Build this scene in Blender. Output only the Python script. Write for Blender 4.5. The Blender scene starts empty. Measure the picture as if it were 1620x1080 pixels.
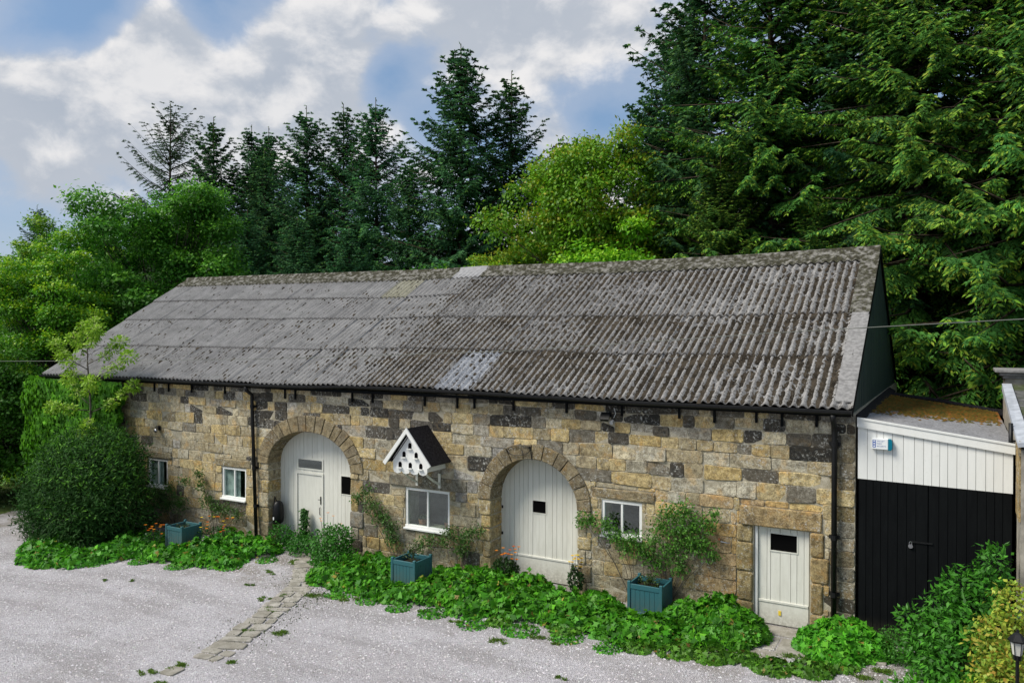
import bpy, bmesh, math, random
import numpy as np
from mathutils import Vector, Matrix
from mathutils.geometry import tessellate_polygon
from math import pi, sin, cos, radians as R

S = bpy.context.scene
COL = S.collection
random.seed(7); RG = np.random.default_rng(7)

# ------------------------------------------------------------------ camera, light, sky
def make_camera():
    f, pitch, roll, yaw = 1238.7, .008, .001, .518
    fw = Vector((-sin(yaw)*cos(pitch), cos(yaw)*cos(pitch), -sin(pitch)))
    rt = Vector((cos(yaw), sin(yaw), 0)); up = rt.cross(fw)
    r2 = cos(roll)*rt + sin(roll)*up; u2 = -sin(roll)*rt + cos(roll)*up
    cam = bpy.data.cameras.new('camera'); o = bpy.data.objects.new('camera', cam); COL.objects.link(o)
    cam.sensor_width = 36; cam.lens = 36*f/1620; cam.clip_end = 3000; cam.clip_start = .1
    M = Matrix((r2, u2, -fw)).transposed().to_4x4(); M.translation = Vector((2.19, -16.254, 5.833))
    o.matrix_world = M; S.camera = o
    return r2, u2, fw, f
CR, CU, CF, FPX = make_camera()
def pdir(px, py): return ((px-810)/FPX*CR + (540-py)/FPX*CU + CF).normalized()

SUN_AZ_VEC = Vector((-.74, -.67, 0)).normalized()    # towards the sun: front left of the barn
SUN_EL = R(50)
sun = bpy.data.lights.new('sun', 'SUN'); sun.energy = 2.3; sun.angle = R(24); sun.color = (1, .94, .84)
so = bpy.data.objects.new('sun', sun); COL.objects.link(so)
sd = SUN_AZ_VEC*cos(SUN_EL) + Vector((0, 0, sin(SUN_EL)))
so.rotation_euler = sd.to_track_quat('Z', 'Y').to_euler(); so.location = (-20, -30, 40)

def world():
    w = bpy.data.worlds.new('World'); S.world = w; w.use_nodes = True
    nt = w.node_tree; N = nt.nodes; L = nt.links; N.clear()
    out = N.new('ShaderNodeOutputWorld'); bg = N.new('ShaderNodeBackground'); bg.inputs[1].default_value = .1
    L.new(bg.outputs[0], out.inputs[0])
    sky = N.new('ShaderNodeTexSky'); sky.sky_type = 'NISHITA'; sky.sun_disc = False
    sky.sun_elevation = SUN_EL; sky.sun_rotation = math.atan2(sd.x, sd.y); sky.air_density = 1.0; sky.dust_density = 1.5
    tc = N.new('ShaderNodeTexCoord')
    def math_(op, a, b=None, c=None, cl=False):
        n = N.new('ShaderNodeMath'); n.operation = op; n.use_clamp = cl
        for i, v in enumerate((a, b, c)):
            if v is None: continue
            if isinstance(v, (int, float)): n.inputs[i].default_value = v
            else: L.new(v, n.inputs[i])
        return n.outputs[0]
    def vm(op, a, b):
        n = N.new('ShaderNodeVectorMath'); n.operation = op
        for i, v in enumerate((a, b)):
            if isinstance(v, (tuple, Vector)): n.inputs[i].default_value = tuple(v)
            else: L.new(v, n.inputs[i])
        return n
    V = tc.outputs['Generated']
    warp = N.new('ShaderNodeTexNoise'); warp.inputs['Scale'].default_value = 7; warp.inputs['Detail'].default_value = 4
    L.new(V, warp.inputs['Vector'])
    wo = vm('SUBTRACT', warp.outputs['Color'], (.5, .5, .5)).outputs[0]
    ws = vm('SCALE', wo, (0, 0, 0)); ws.inputs['Scale'].default_value = .05
    VW = vm('ADD', V, ws.outputs[0]).outputs[0]
    # cloud banks: soft patches laid round the sky where the photograph shows them, plus noise everywhere
    banks = [(225, 80, .08, .30), (320, 150, .15, .24), (480, 65, .11, .26), (560, 190, .12, .16), (760, 40, .14, .28), (940, 40, .14, .28), (120, 120, .08, .12),
             (60, 215, .12, .24), (250, 270, .2, .16), (880, 215, .06, .2), (420, 210, .1, .16),
             (100, 20, .1, -.22), (380, 12, .09, -.22), (610, 130, .05, -.2), (960, 160, .09, -.12), (690, 190, .05, -.06)]
    def field(vec):
        """billowing cloud field: soft noise with rounded cells on its edges"""
        mp = N.new('ShaderNodeMapping'); mp.inputs['Scale'].default_value = (1, 1, 1.55); L.new(vec, mp.inputs[0]); v = mp.outputs[0]
        def noi(sc, det, ro):
            n = N.new('ShaderNodeTexNoise'); n.inputs['Scale'].default_value = sc; n.inputs['Detail'].default_value = det; n.inputs['Roughness'].default_value = ro; L.new(v, n.inputs['Vector']); return n.outputs['Fac']
        def cell(sc):
            n = N.new('ShaderNodeTexVoronoi'); n.feature = 'F1'; n.inputs['Scale'].default_value = sc; L.new(v, n.inputs['Vector']); return n.outputs['Distance']
        a = math_('MULTIPLY_ADD', noi(2.7, 8, .52), .75, .16)
        a = math_('SUBTRACT', a, math_('MULTIPLY', cell(5.5), .15)); a = math_('SUBTRACT', a, math_('MULTIPLY', cell(14), .08)); return math_('ADD', a, math_('MULTIPLY', math_('SUBTRACT', noi(18, 7, .62), .5), .20))
    f0 = field(VW); f1 = field(vm('ADD', VW, (-.02, -.014, .034)).outputs[0])
    acc = f0
    for px, py, r, wgt in banks:
        d = vm('DISTANCE', VW, tuple(pdir(px, py))).outputs['Value']
        m = N.new('ShaderNodeMapRange'); m.interpolation_type = 'SMOOTHSTEP'
        L.new(d, m.inputs[0]); m.inputs[1].default_value = r; m.inputs[2].default_value = r*.1; m.inputs[3].default_value = 0; m.inputs[4].default_value = wgt*.8
        acc = math_('ADD', acc, m.outputs[0])
    def ramp(v, a, b_):
        m = N.new('ShaderNodeMapRange'); m.interpolation_type = 'SMOOTHSTEP'; L.new(v, m.inputs[0]); m.inputs[1].default_value = a; m.inputs[2].default_value = b_; return m.outputs[0]
    cov = ramp(acc, .41, .54); thin = ramp(acc, .22, .44)
    lit = ramp(math_('SUBTRACT', f0, f1), -.065, .075); deep = ramp(acc, .50, .85)
    shade = math_('SUBTRACT', math_('MULTIPLY_ADD', lit, .9, .12), math_('MULTIPLY', deep, .22), cl=True)
    def mixc(f, a, b_):
        n = N.new('ShaderNodeMix'); n.data_type = 'RGBA'
        for s_, v in (('Factor', f), ('A', a), ('B', b_)):
            if isinstance(v, (int, float)): n.inputs[s_].default_value = v
            elif isinstance(v, tuple): n.inputs[s_].default_value = (*v, 1)
            else: L.new(v, n.inputs[s_])
        return n.outputs['Result']
    cloud = mixc(shade, (2.25, 2.5, 2.9), (4.3, 4.25, 4.25))
    tint = N.new('ShaderNodeMix'); tint.data_type = 'RGBA'; tint.blend_type = 'MULTIPLY'; tint.inputs['Factor'].default_value = 1
    L.new(sky.outputs[0], tint.inputs['A']); tint.inputs['B'].default_value = (.40, .48, .60, 1)
    clear = mixc(.45, tint.outputs['Result'], (1.6, 2.45, 3.4)); clear = mixc(math_('MULTIPLY', thin, .4), clear, (2.75, 3.0, 3.5))
    sz = N.new('ShaderNodeSeparateXYZ'); L.new(V, sz.inputs[0]); low = ramp(sz.outputs[2], .16, .0); clear = mixc(math_('MULTIPLY', low, .8), clear, (3.0, 3.15, 3.5))
    mx = N.new('ShaderNodeMix'); mx.data_type = 'RGBA'
    L.new(cov, mx.inputs['Factor']); L.new(clear, mx.inputs['A']); L.new(cloud, mx.inputs['B'])
    L.new(mx.outputs['Result'], bg.inputs[0])
world()
S.view_settings.view_transform = 'Standard'; S.view_settings.look = 'None'; S.view_settings.gamma = 1
S.view_settings.use_curve_mapping = False; S.view_settings.exposure = 1.0
S.cycles.max_bounces = 6; S.cycles.transparent_max_bounces = 6

# ------------------------------------------------------------------ materials
def nodes(name):
    m = bpy.data.materials.new(name); m.use_nodes = True; nt = m.node_tree; nt.nodes.clear()
    return m, nt, nt.nodes, nt.links
def rgb(c): return (*c, 1)
class NB:
    """small node helper"""
    def __init__(s, name): s.m, s.nt, s.N, s.L = nodes(name); s.geo = None; s.tc = None
    def new(s, t): return s.N.new(t)
    def put(s, sock, v):
        if isinstance(v, (int, float)): sock.default_value = v
        elif isinstance(v, (tuple, list)): sock.default_value = rgb(v) if len(v) == 3 and sock.type == 'RGBA' else tuple(v)
        else: s.L.new(v, sock)
    def pos(s):
        if not s.geo: s.geo = s.new('ShaderNodeNewGeometry')
        return s.geo.outputs['Position']
    def obj(s):
        if not s.tc: s.tc = s.new('ShaderNodeTexCoord')
        return s.tc.outputs['Object']
    def map(s, vec, sc):
        n = s.new('ShaderNodeMapping'); n.inputs['Scale'].default_value = sc; s.L.new(vec, n.inputs[0]); return n.outputs[0]
    def noise(s, scale, detail=4, rough=.55, vec=None):
        n = s.new('ShaderNodeTexNoise'); n.inputs['Scale'].default_value = scale; n.inputs['Detail'].default_value = detail; n.inputs['Roughness'].default_value = rough
        s.L.new(vec if vec is not None else s.pos(), n.inputs['Vector']); return n.outputs['Fac']
    def vor(s, scale, vec=None, out='Distance', feature='F1'):
        n = s.new('ShaderNodeTexVoronoi'); n.feature = feature; n.inputs['Scale'].default_value = scale; s.L.new(vec if vec is not None else s.pos(), n.inputs['Vector']); return n.outputs[out]
    def step(s, v, a, b, lo=0., hi=1.):
        n = s.new('ShaderNodeMapRange'); n.interpolation_type = 'SMOOTHSTEP'; s.put(n.inputs[0], v)
        n.inputs[1].default_value = a; n.inputs[2].default_value = b; n.inputs[3].default_value = lo; n.inputs[4].default_value = hi; return n.outputs[0]
    def mix(s, f, a, b, mode='MIX'):
        n = s.new('ShaderNodeMix'); n.data_type = 'RGBA'; n.blend_type = mode
        s.put(n.inputs['Factor'], f); s.put(n.inputs['A'], a); s.put(n.inputs['B'], b); return n.outputs['Result']
    def ma(s, op, a, b=0.):
        n = s.new('ShaderNodeMath'); n.operation = op; s.put(n.inputs[0], a); s.put(n.inputs[1], b); return n.outputs[0]
    def sep(s, v):
        n = s.new('ShaderNodeSeparateXYZ'); s.L.new(v, n.inputs[0]); return n.outputs
    def attr(s, name='col'):
        n = s.new('ShaderNodeAttribute'); n.attribute_name = name; return n
    def rnd(s): return s.new('ShaderNodeObjectInfo').outputs['Random']
    def bump(s, h, strength=.5, dist=.01):
        n = s.new('ShaderNodeBump'); n.inputs['Strength'].default_value = strength; n.inputs['Distance'].default_value = dist; s.put(n.inputs['Height'], h); return n.outputs[0]
    def done(s, color, rough=.8, bump=None, metal=0, spec=.3, trans=None):
        b = s.new('ShaderNodeBsdfPrincipled'); s.put(b.inputs['Base Color'], color); s.put(b.inputs['Roughness'], rough)
        b.inputs['Metallic'].default_value = metal; b.inputs['Specular IOR Level'].default_value = spec
        if bump is not None: s.L.new(bump, b.inputs['Normal'])
        o = s.new('ShaderNodeOutputMaterial')
        if trans is None: s.L.new(b.outputs[0], o.inputs[0])
        else:
            t = s.new('ShaderNodeBsdfTranslucent'); s.put(t.inputs[0], color); mx = s.new('ShaderNodeMixShader'); mx.inputs[0].default_value = trans
            s.L.new(b.outputs[0], mx.inputs[1]); s.L.new(t.outputs[0], mx.inputs[2]); s.L.new(mx.outputs[0], o.inputs[0])
        return s.m
M = {}
def m_plain(name, c, rough=.6, var=.15, sc=8, metal=0, spec=.3):
    b = NB(name); n = b.noise(sc, 5)
    c2 = tuple(x*(1-var*2) for x in c)
    M[name] = b.done(b.mix(b.step(n, .3, .7), c2, c), rough, b.bump(b.noise(sc*12, 3), .15, .004), metal, spec)
def m_leaf(name, trans=.28, rough=.5, spec=.35):
    b = NB(name); a = b.attr(); n = b.noise(1.3, 3)
    c = b.mix(b.step(n, .3, .7), b.mix(1., a.outputs['Color'], (.80, .84, .86), 'MULTIPLY'), a.outputs['Color'])
    h = b.new('ShaderNodeHueSaturation'); b.L.new(c, h.inputs['Color']); r = b.rnd()
    b.L.new(b.ma('ADD', b.ma('MULTIPLY', r, .02), .49), h.inputs['Hue']); b.L.new(b.ma('ADD', b.ma('MULTIPLY', r, .3), .85), h.inputs['Value'])
    M[name] = b.done(h.outputs[0], rough, None, 0, spec, trans)
m_leaf('needles', .25, .65, .15); m_leaf('leaves', .35, .5, .3); m_leaf('petals', .3, .6, .2)

b = NB('stone'); a = b.attr(); col = a.outputs['Color']; alpha = a.outputs['Alpha']
n1 = b.noise(9, 6, .62); n2 = b.noise(38, 5, .65); n3 = b.noise(3.1, 4); n4 = b.noise(95, 2)
c = b.mix(b.step(n1, .32, .68), b.mix(1., col, (.52, .48, .42), 'MULTIPLY'), b.mix(1., col, (1.15, 1.12, 1.05), 'MULTIPLY'))
c = b.mix(b.step(n3, .52, .68, 0, .55), c, b.mix(1., col, (1.2, .88, .50), 'MULTIPLY'))
c = b.mix(b.step(n2, .36, .56, .55, 0), c, (.06, .052, .038)); st = b.noise(1.7, 6, .7, b.map(b.pos(), (1.4, 1.4, .7))); c = b.mix(b.step(st, .56, .70, 0, .6), c, (.055, .05, .038))
crust = b.step(b.ma('ADD', b.ma('ADD', b.ma('MULTIPLY', n1, .6), b.ma('MULTIPLY', n2, .4)), alpha), 1.0, 1.12)
c = b.mix(crust, c, (.028, .027, .024))
zc = b.sep(b.pos())[2]
lich = b.ma('MULTIPLY', b.step(b.noise(19, 6, .75), .53, .63), b.step(b.noise(1.1, 3), .42, .60, .18, .9))
c = b.mix(lich, c, (.50, .50, .46))
damp = b.ma('MULTIPLY', b.step(zc, 1.3, -.1), b.step(b.noise(1.7, 4), .3, .65))
c = b.mix(b.ma('MULTIPLY', damp, .6), c, (.075, .062, .035))
M['stone'] = b.done(c, .93, b.bump(b.ma('ADD', n2, b.ma('MULTIPLY', n4, .5)), .9, .02), 0, .15)
b = NB('mortar'); n1 = b.noise(6, 5); n2 = b.noise(60, 4)
c = b.mix(b.step(n1, .3, .7), (.30, .27, .19), (.50, .46, .36)); c = b.mix(b.step(n2, .5, .65, 0, .5), c, (.06, .05, .035))
M['mortar'] = b.done(c, .95, b.bump(n2, .8, .01), 0, .1)

def sheet_mat(name, light, dark, moss, lich_amt=.5):
    b = NB(name); o = b.obj(); p = b.pos(); px, py, pz = b.sep(p)[0], b.sep(p)[1], b.sep(p)[2]
    ph = b.ma('COSINE', b.ma('MULTIPLY', b.sep(o)[0], 2*pi/.18))     # +1 on crest
    n1 = b.noise(2.2, 5, .6); n2 = b.noise(30, 5, .7); n3 = b.noise(9, 4)
    r = b.rnd()
    c = b.mix(b.step(n1, .3, .7), dark, light)
    c = b.mix(b.ma('MULTIPLY', r, .35), c, b.mix(1., c, (.62, .61, .62), 'MULTIPLY'))
    # the older right-hand sheets carry far more moss and dirt than the left-hand ones
    old = b.step(px, -13.5, -10.5, .28, 1.)
    low = b.step(py, 5.6, 0., .45, 1.)
    vall = b.step(b.ma('ADD', ph, b.ma('MULTIPLY', b.ma('SUBTRACT', n3, .5), 2.6)), .75, -.8)
    spk = b.step(b.noise(13, 5, .75, b.map(b.pos(), (1.5, .8, 1))), .42, .56, .12, 1); amt = b.ma('MULTIPLY', b.ma('MULTIPLY', b.ma('MULTIPLY', vall, spk), b.ma('MULTIPLY', old, low)), moss)
    patch = b.step(b.noise(.55, 3), .33, .66, .35, 1)
    c = b.mix(b.ma('MULTIPLY', amt, patch), c, b.mix(b.step(n3, .35, .65), (.038, .035, .031), (.105, .099, .092)))
    lf = b.ma('MULTIPLY', b.step(b.noise(55, 4, .7), .52, .60), lich_amt)
    c = b.mix(lf, c, (.46, .44, .43))
    c = b.mix(b.ma('MULTIPLY', b.step(b.noise(17, 6, .78), .515, .575), b.ma('MULTIPLY', b.ma('MULTIPLY', old, old), .85)), c, (.03, .026, .02))
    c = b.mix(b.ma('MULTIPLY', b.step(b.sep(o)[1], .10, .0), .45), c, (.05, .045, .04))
    M[name] = b.done(c, .93, b.bump(b.ma('ADD', n2, b.ma('MULTIPLY', n3, .6)), .7, .015), 0, .12)
sheet_mat('sheet', (.292, .288, .28), (.19, .188, .183), .55)
sheet_mat('sheet_pale', (.40, .42, .45), (.27, .29, .32), .35, .3)
sheet_mat('sheet_yellow', (.34, .33, .25), (.27, .26, .18), .5, .5)
b = NB('moss'); n = b.noise(3.5, 4); n2 = b.noise(40, 3)
c = b.mix(b.step(n, .35, .65), (.018, .015, .011), (.055, .045, .033)); c = b.mix(b.step(n2, .55, .7, 0, .6), c, (.14, .125, .10))
M['moss'] = b.done(c, 1, None, 0, .05)
b = NB('ridge'); n1 = b.noise(7, 6, .65); n2 = b.noise(28, 4)
c = b.mix(b.step(n1, .44, .64), (.04, .038, .026), (.22, .212, .195)); c = b.mix(b.step(n2, .55, .65, 0, .7), c, (.10, .105, .05))
M['ridge'] = b.done(c, .95, b.bump(n2, .8, .02), 0, .1)
m_plain('flash_pale', (.30, .30, .305), .85, .15, 9); m_plain('flashing', (.27, .265, .26), .9, .2, 12)

def paint(name, c, dirt, rough=.45, wear=.25, spec=.35):
    b = NB(name); st = b.noise(5, 5, .6, b.map(b.pos(), (2.2, 2.2, .35))); n = b.noise(18, 5, .65)
    x = b.mix(b.step(st, .35, .72, 0, wear), c, dirt); x = b.mix(b.step(n, .60, .72, 0, wear*1.3), x, dirt)
    x = b.mix(b.ma('MULTIPLY', b.rnd(), .14), x, dirt)
    zz = b.sep(b.pos())[2]
    x = b.mix(b.ma('MULTIPLY', b.step(zz, .55, -.15), b.step(n, .3, .6, .1, .5)), x, (.14, .13, .09))
    M[name] = b.done(x, rough, b.bump(b.noise(26, 4, .6, b.map(b.pos(), (3, 3, .3))), .25, .004), 0, spec)
paint('cream_paint', (.70, .70, .63), (.42, .41, .34)); paint('white_paint', (.78, .79, .76), (.5, .5, .46), wear=.15)
paint('black_paint', (.0035, .0042, .0048), (.008, .0095, .010), .7, .4, .08); paint('green_board', (.018, .036, .036), (.045, .065, .06), .6, .6, .25)
paint('teal_paint', (.022, .115, .135), (.05, .12, .125), .5, .35)
m_plain('black_iron', (.008, .0085, .009), .45, .2, 8, 0, .3); m_plain('felt', (.028, .026, .028), .95, .3, 20, 0, .1)
m_plain('steel', (.45, .46, .47), .3, .1, 20, 1); m_plain('grey_plastic', (.35, .36, .37), .4, .05); m_plain('void', (.004, .004, .004), .9, 0, 5, 0, .02)
m_plain('bark', (.075, .058, .042), .95, .35, 6, 0, .1); m_plain('bark_grey', (.13, .115, .09), .95, .3, 6, 0, .1)
m_plain('soil', (.035, .026, .018), .98, .3, 12, 0, .05); m_plain('terracotta', (.36, .15, .07), .8, .15)
m_plain('blind', (.62, .66, .64), .9, .3, 3); m_plain('sign_white', (.80, .82, .82), .35, .03); m_plain('sign_blue', (.03, .10, .42), .4, .05); m_plain('sign_teal', (.0, .16, .24), .35, .05)
m_plain('ink', (.16, .22, .45), .5, .05); m_plain('render_wall', (.42, .39, .33), .9, .25, 4); m_plain('room', (.22, .20, .18), .9, .2, 2)
m_plain('cable', (.15, .16, .14), .7, .05); m_plain('lead', (.46, .49, .54), .6, .15, 5); m_plain('lamp_glass', (.62, .62, .56), .15, .05, 8, 0, .6); m_plain('yellow_sticker', (.75, .55, .05), .4, .02)
def glass():
    m, nt, N, L = nodes('glass'); o = N.new('ShaderNodeOutputMaterial'); g = N.new('ShaderNodeBsdfGlossy'); g.inputs['Roughness'].default_value = .03
    g.inputs[0].default_value = (.85, .95, .92, 1)
    t = N.new('ShaderNodeBsdfTransparent'); t.inputs[0].default_value = (.86, .92, .90, 1); f = N.new('ShaderNodeFresnel'); f.inputs[0].default_value = 1.55
    a = N.new('ShaderNodeMath'); a.operation = 'MULTIPLY_ADD'; a.inputs[1].default_value = 1.3; a.inputs[2].default_value = .10; L.new(f.outputs[0], a.inputs[0])
    x = N.new('ShaderNodeMixShader'); ge = N.new('ShaderNodeNewGeometry'); iv_ = N.new('ShaderNodeMath'); iv_.operation = 'SUBTRACT'; iv_.inputs[0].default_value = 1; L.new(ge.outputs['Backfacing'], iv_.inputs[1]); mu = N.new('ShaderNodeMath'); mu.operation = 'MULTIPLY'; L.new(a.outputs[0], mu.inputs[0]); L.new(iv_.outputs[0], mu.inputs[1]); L.new(mu.outputs[0], x.inputs[0]); L.new(t.outputs[0], x.inputs[1]); L.new(g.outputs[0], x.inputs[2]); L.new(x.outputs[0], o.inputs[0]); M['glass'] = m
glass()

b = NB('gravel'); v = b.vor(42, out='Color'); d = b.vor(42); hs = b.sep(v)[0]; n1 = b.noise(.45, 4); n2 = b.noise(2.5, 4); n3 = b.noise(14, 4)
c = b.mix(hs, (.31, .297, .312), (.53, .515, .54)); c = b.mix(b.step(d, .012, .022, 0, .0), c, (.1, .1, .1))
c = b.mix(b.step(n1, .40, .68, 0, .30), c, (.23, .21, .20)); c = b.mix(b.step(n2, .55, .72, 0, .25), c, (.20, .18, .16)); c = b.mix(b.step(b.noise(1.0, 4, .6, b.map(b.pos(), (.35, 1.6, 1))), .44, .64, 0, .45), c, (.22, .21, .205))
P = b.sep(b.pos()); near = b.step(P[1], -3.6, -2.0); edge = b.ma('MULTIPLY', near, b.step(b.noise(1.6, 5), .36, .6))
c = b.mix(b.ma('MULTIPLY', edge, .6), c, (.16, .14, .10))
M['gravel'] = b.done(c, .95, b.bump(d, 1., .02), 0, .1)
b = NB('pebble'); r = b.attr(); c = r.outputs['Color']; M['pebble'] = b.done(c, .9, None, 0, .2)
b = NB('forest_floor'); n = b.noise(1.2, 6); c = b.mix(b.step(n, .35, .65), (.022, .017, .010), (.05, .045, .02)); M['forest_floor'] = b.done(c, 1, b.bump(b.noise(12, 5), 1, .05), 0, .05)
b = NB('grass_base'); n = b.noise(3, 6); c = b.mix(b.step(n, .35, .65), (.03, .055, .014), (.08, .11, .03)); M['grass_base'] = b.done(c, 1, b.bump(b.noise(25, 5), 1, .04), 0, .05)
b = NB('slab'); n = b.noise(5, 5); n2 = b.noise(30, 5)
c = b.mix(b.step(n, .35, .65), (.26, .245, .21), (.42, .40, .36)); c = b.mix(b.step(n2, .52, .66, 0, .5), c, (.09, .09, .05)); c = b.mix(b.ma('MULTIPLY', b.rnd(), .6), c, (.19, .175, .14))
M['slab'] = b.done(c, .93, b.bump(n2, .6, .01), 0, .15)
b = NB('felt_roof'); n = b.noise(2.2, 5, .6); n2 = b.noise(22, 5, .65); P = b.sep(b.pos())
c = b.mix(b.step(n2, .35, .65), (.17, .17, .175), (.30, .30, .31)); bandd = b.ma('ADD', b.ma('SUBTRACT', P[1], b.ma('MULTIPLY', P[0], 1.0)), b.ma('MULTIPLY', b.ma('SUBTRACT', n, .5), 4.5))
mm = b.step(bandd, .7, 2.0); c2 = b.mix(b.step(b.noise(4, 5), .38, .62), (.13, .09, .022), (.27, .10, .022)); c = b.mix(mm, c, c2)
c = b.mix(b.step(b.noise(9, 4), .62, .7, 0, .8), c, (.05, .035, .025)); M['felt_roof'] = b.done(c, .95, b.bump(n2, .7, .02), 0, .1)
b = NB('slate'); n = b.noise(6, 5); c = b.mix(b.step(n, .35, .65), (.07, .072, .075), (.14, .14, .13)); c = b.mix(b.step(b.noise(1.6, 5), .45, .6, 0, .9), c, (.06, .075, .03)); M['slate'] = b.done(c, .9, b.bump(b.noise(30), .5, .01), 0, .15)

# ------------------------------------------------------------------ object helpers
def link(o, parent=None):
    COL.objects.link(o)
    if parent is not None: o.parent = parent
    return o
def thing(name, label, cat, loc=(0, 0, 0), group=None, kind=None):
    o = bpy.data.objects.new(name, None); o.location = loc; o.empty_display_size = .3; COL.objects.link(o)
    tag(o, label, cat, group, kind); return o
def tag(o, label=None, cat=None, group=None, kind=None):
    if label: o['label'] = label
    if cat: o['category'] = cat
    if group: o['group'] = group
    if kind: o['kind'] = kind
    return o
def inv(root):
    """world-space geometry under a root that stands at its own base"""
    p = Vector((0, 0, 0)); r = root
    while r is not None: p = p + r.location; r = None
    return Matrix.Translation(-p)
class MB:
    def __init__(s): s.v = []; s.f = []; s.c = []
    def quad(s, *p):
        i = len(s.v); s.v += [tuple(q) for q in p]; s.f.append(tuple(range(i, i+len(p)))); return s
    def box(s, x0, x1, y0, y1, z0, z1, top=None):
        i = len(s.v); z2 = z1 if top is None else top           # top: z of the upper edge at x1 (sloping tops)
        s.v += [(x0, y0, z0), (x1, y0, z0), (x1, y1, z0), (x0, y1, z0), (x0, y0, z1), (x1, y0, z2), (x1, y1, z2), (x0, y1, z1)]
        s.f += [tuple(i+k for k in q) for q in ((3, 2, 1, 0), (4, 5, 6, 7), (0, 1, 5, 4), (1, 2, 6, 5), (2, 3, 7, 6), (3, 0, 4, 7))]; return s
    def prism(s, pts, y0, y1, inset=0.):
        """polygon in xz (counter-clockwise seen from -y) from y0 (front) to y1; inset chamfers the front edge"""
        n = len(pts); i = len(s.v)
        if inset:
            cx = sum(p[0] for p in pts)/n; cz = sum(p[1] for p in pts)/n
            fr = []
            for x, z in pts:
                d = math.hypot(x-cx, z-cz) or 1; fr.append((x-(x-cx)/d*inset, z-(z-cz)/d*inset))
            s.v += [(x, y0, z) for x, z in fr] + [(x, y0+inset*.8, z) for x, z in pts] + [(x, y1, z) for x, z in pts]
            s.f.append(tuple(i+k for k in range(n)))
            for r in (0, 1):
                for k in range(n):
                    a, bb = i+r*n+k, i+r*n+(k+1) % n; s.f.append((a, a+n, bb+n, bb))
            s.f.append(tuple(i+2*n+k for k in reversed(range(n))))
        else:
            s.v += [(x, y0, z) for x, z in pts] + [(x, y1, z) for x, z in pts]
            s.f.append(tuple(i+k for k in range(n)))
            for k in range(n): a, bb = i+k, i+(k+1) % n; s.f.append((a, a+n, bb+n, bb))
            s.f.append(tuple(i+n+k for k in reversed(range(n))))
        return s
    def tube(s, pts, r, n=8, r1=None):
        pts = [Vector(p) for p in pts]; i = len(s.v); m = len(pts)
        for k, p in enumerate(pts):
            t = (pts[min(k+1, m-1)]-pts[max(k-1, 0)]).normalized()
            a = t.orthogonal().normalized() if k == 0 else (a0 - t*a0.dot(t)).normalized()
            a0 = a; bb = t.cross(a); rr = r if r1 is None else r+(r1-r)*k/(m-1)
            for j in range(n): q = p+(a*cos(2*pi*j/n)+bb*sin(2*pi*j/n))*rr; s.v.append(tuple(q))
        for k in range(m-1):
            for j in range(n): a_, b_ = i+k*n+j, i+k*n+(j+1) % n; s.f.append((a_, b_, b_+n, a_+n))
        s.f.append(tuple(i+j for j in reversed(range(n)))); s.f.append(tuple(i+(m-1)*n+j for j in range(n))); return s
    def build(s, name, mat, parent=None, world=True, smooth=False, bevel=0, col=None):
        me = bpy.data.meshes.new(name); me.from_pydata(s.v, [], s.f); me.materials.append(M[mat])
        if bevel:
            bm = bmesh.new(); bm.from_mesh(me); bmesh.ops.bevel(bm, geom=bm.edges[:], offset=bevel, segments=1, affect='EDGES'); bm.to_mesh(me); bm.free()
        if col is not None:
            at = me.color_attributes.new('col', 'FLOAT_COLOR', 'POINT'); at.data.foreach_set('color', np.tile(np.array(col, 'f'), len(me.vertices)))
        if smooth: me.shade_smooth()
        o = bpy.data.objects.new(name, me); COL.objects.link(o)
        if parent is not None:
            o.parent = parent
            if world: o.matrix_parent_inverse = inv(parent)
        return o
def fast_mesh(name, V, F, mat, col=None, smooth=False):
    """V (n,3), F (m,k) numpy; col (n,3)"""
    me = bpy.data.meshes.new(name); n, (m, k) = len(V), F.shape
    me.vertices.add(n); me.vertices.foreach_set('co', V.astype('f').ravel())
    me.loops.add(m*k); me.loops.foreach_set('vertex_index', F.astype('i').ravel())
    me.polygons.add(m); me.polygons.foreach_set('loop_start', np.arange(0, m*k, k, dtype='i'))
    me.update(calc_edges=True); me.materials.append(M[mat])
    if col is not None:
        at = me.color_attributes.new('col', 'FLOAT_COLOR', 'POINT'); c = np.ones((n, 4), 'f'); c[:, :col.shape[1]] = col; at.data.foreach_set('color', c.ravel())
    if smooth: me.shade_smooth()
    return me
def norm(a): return a/np.maximum(np.linalg.norm(a, axis=-1, keepdims=True), 1e-9)
LOBED = [(0, .05), (-.55, .10), (-.30, .42), (-.42, .85), (-.13, .72), (0, 1.05), (.13, .72), (.42, .85), (.30, .42), (.55, .10)]
RHOMB = [(0, 0), (-.5, .45), (0, 1), (.5, .45)]
def leaves(P, D, Nn, L, W, C, shape=RHOMB, fold=.12, droop=.15):
    """one polygon fan per leaf: P base, D direction, Nn normal, L length, W width, C colour"""
    n = len(P); D = norm(D); Nn = norm(Nn - D*np.sum(D*Nn, -1, keepdims=True)); Sd = np.cross(D, Nn); k = len(shape)
    L = np.broadcast_to(L, (n,)); W = np.broadcast_to(W, (n,)); V = np.zeros((n, k, 3))
    for i, (sx, sy) in enumerate(shape):
        V[:, i] = P + D*(sy*L)[:, None] + Sd*(sx*W)[:, None] + Nn*((abs(sx)*fold*W - droop*sy*sy*L))[:, None]
    F = np.arange(n*k).reshape(n, k)
    return V.reshape(-1, 3), F, np.repeat(C, k, 0)
def join(*parts):
    Vs, Fs, Cs, o = [], [], [], 0
    for V, F, C in parts: Vs.append(V); Fs.append(F+o); Cs.append(C); o += len(V)
    return np.concatenate(Vs), np.concatenate(Fs), np.concatenate(Cs)
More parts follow.
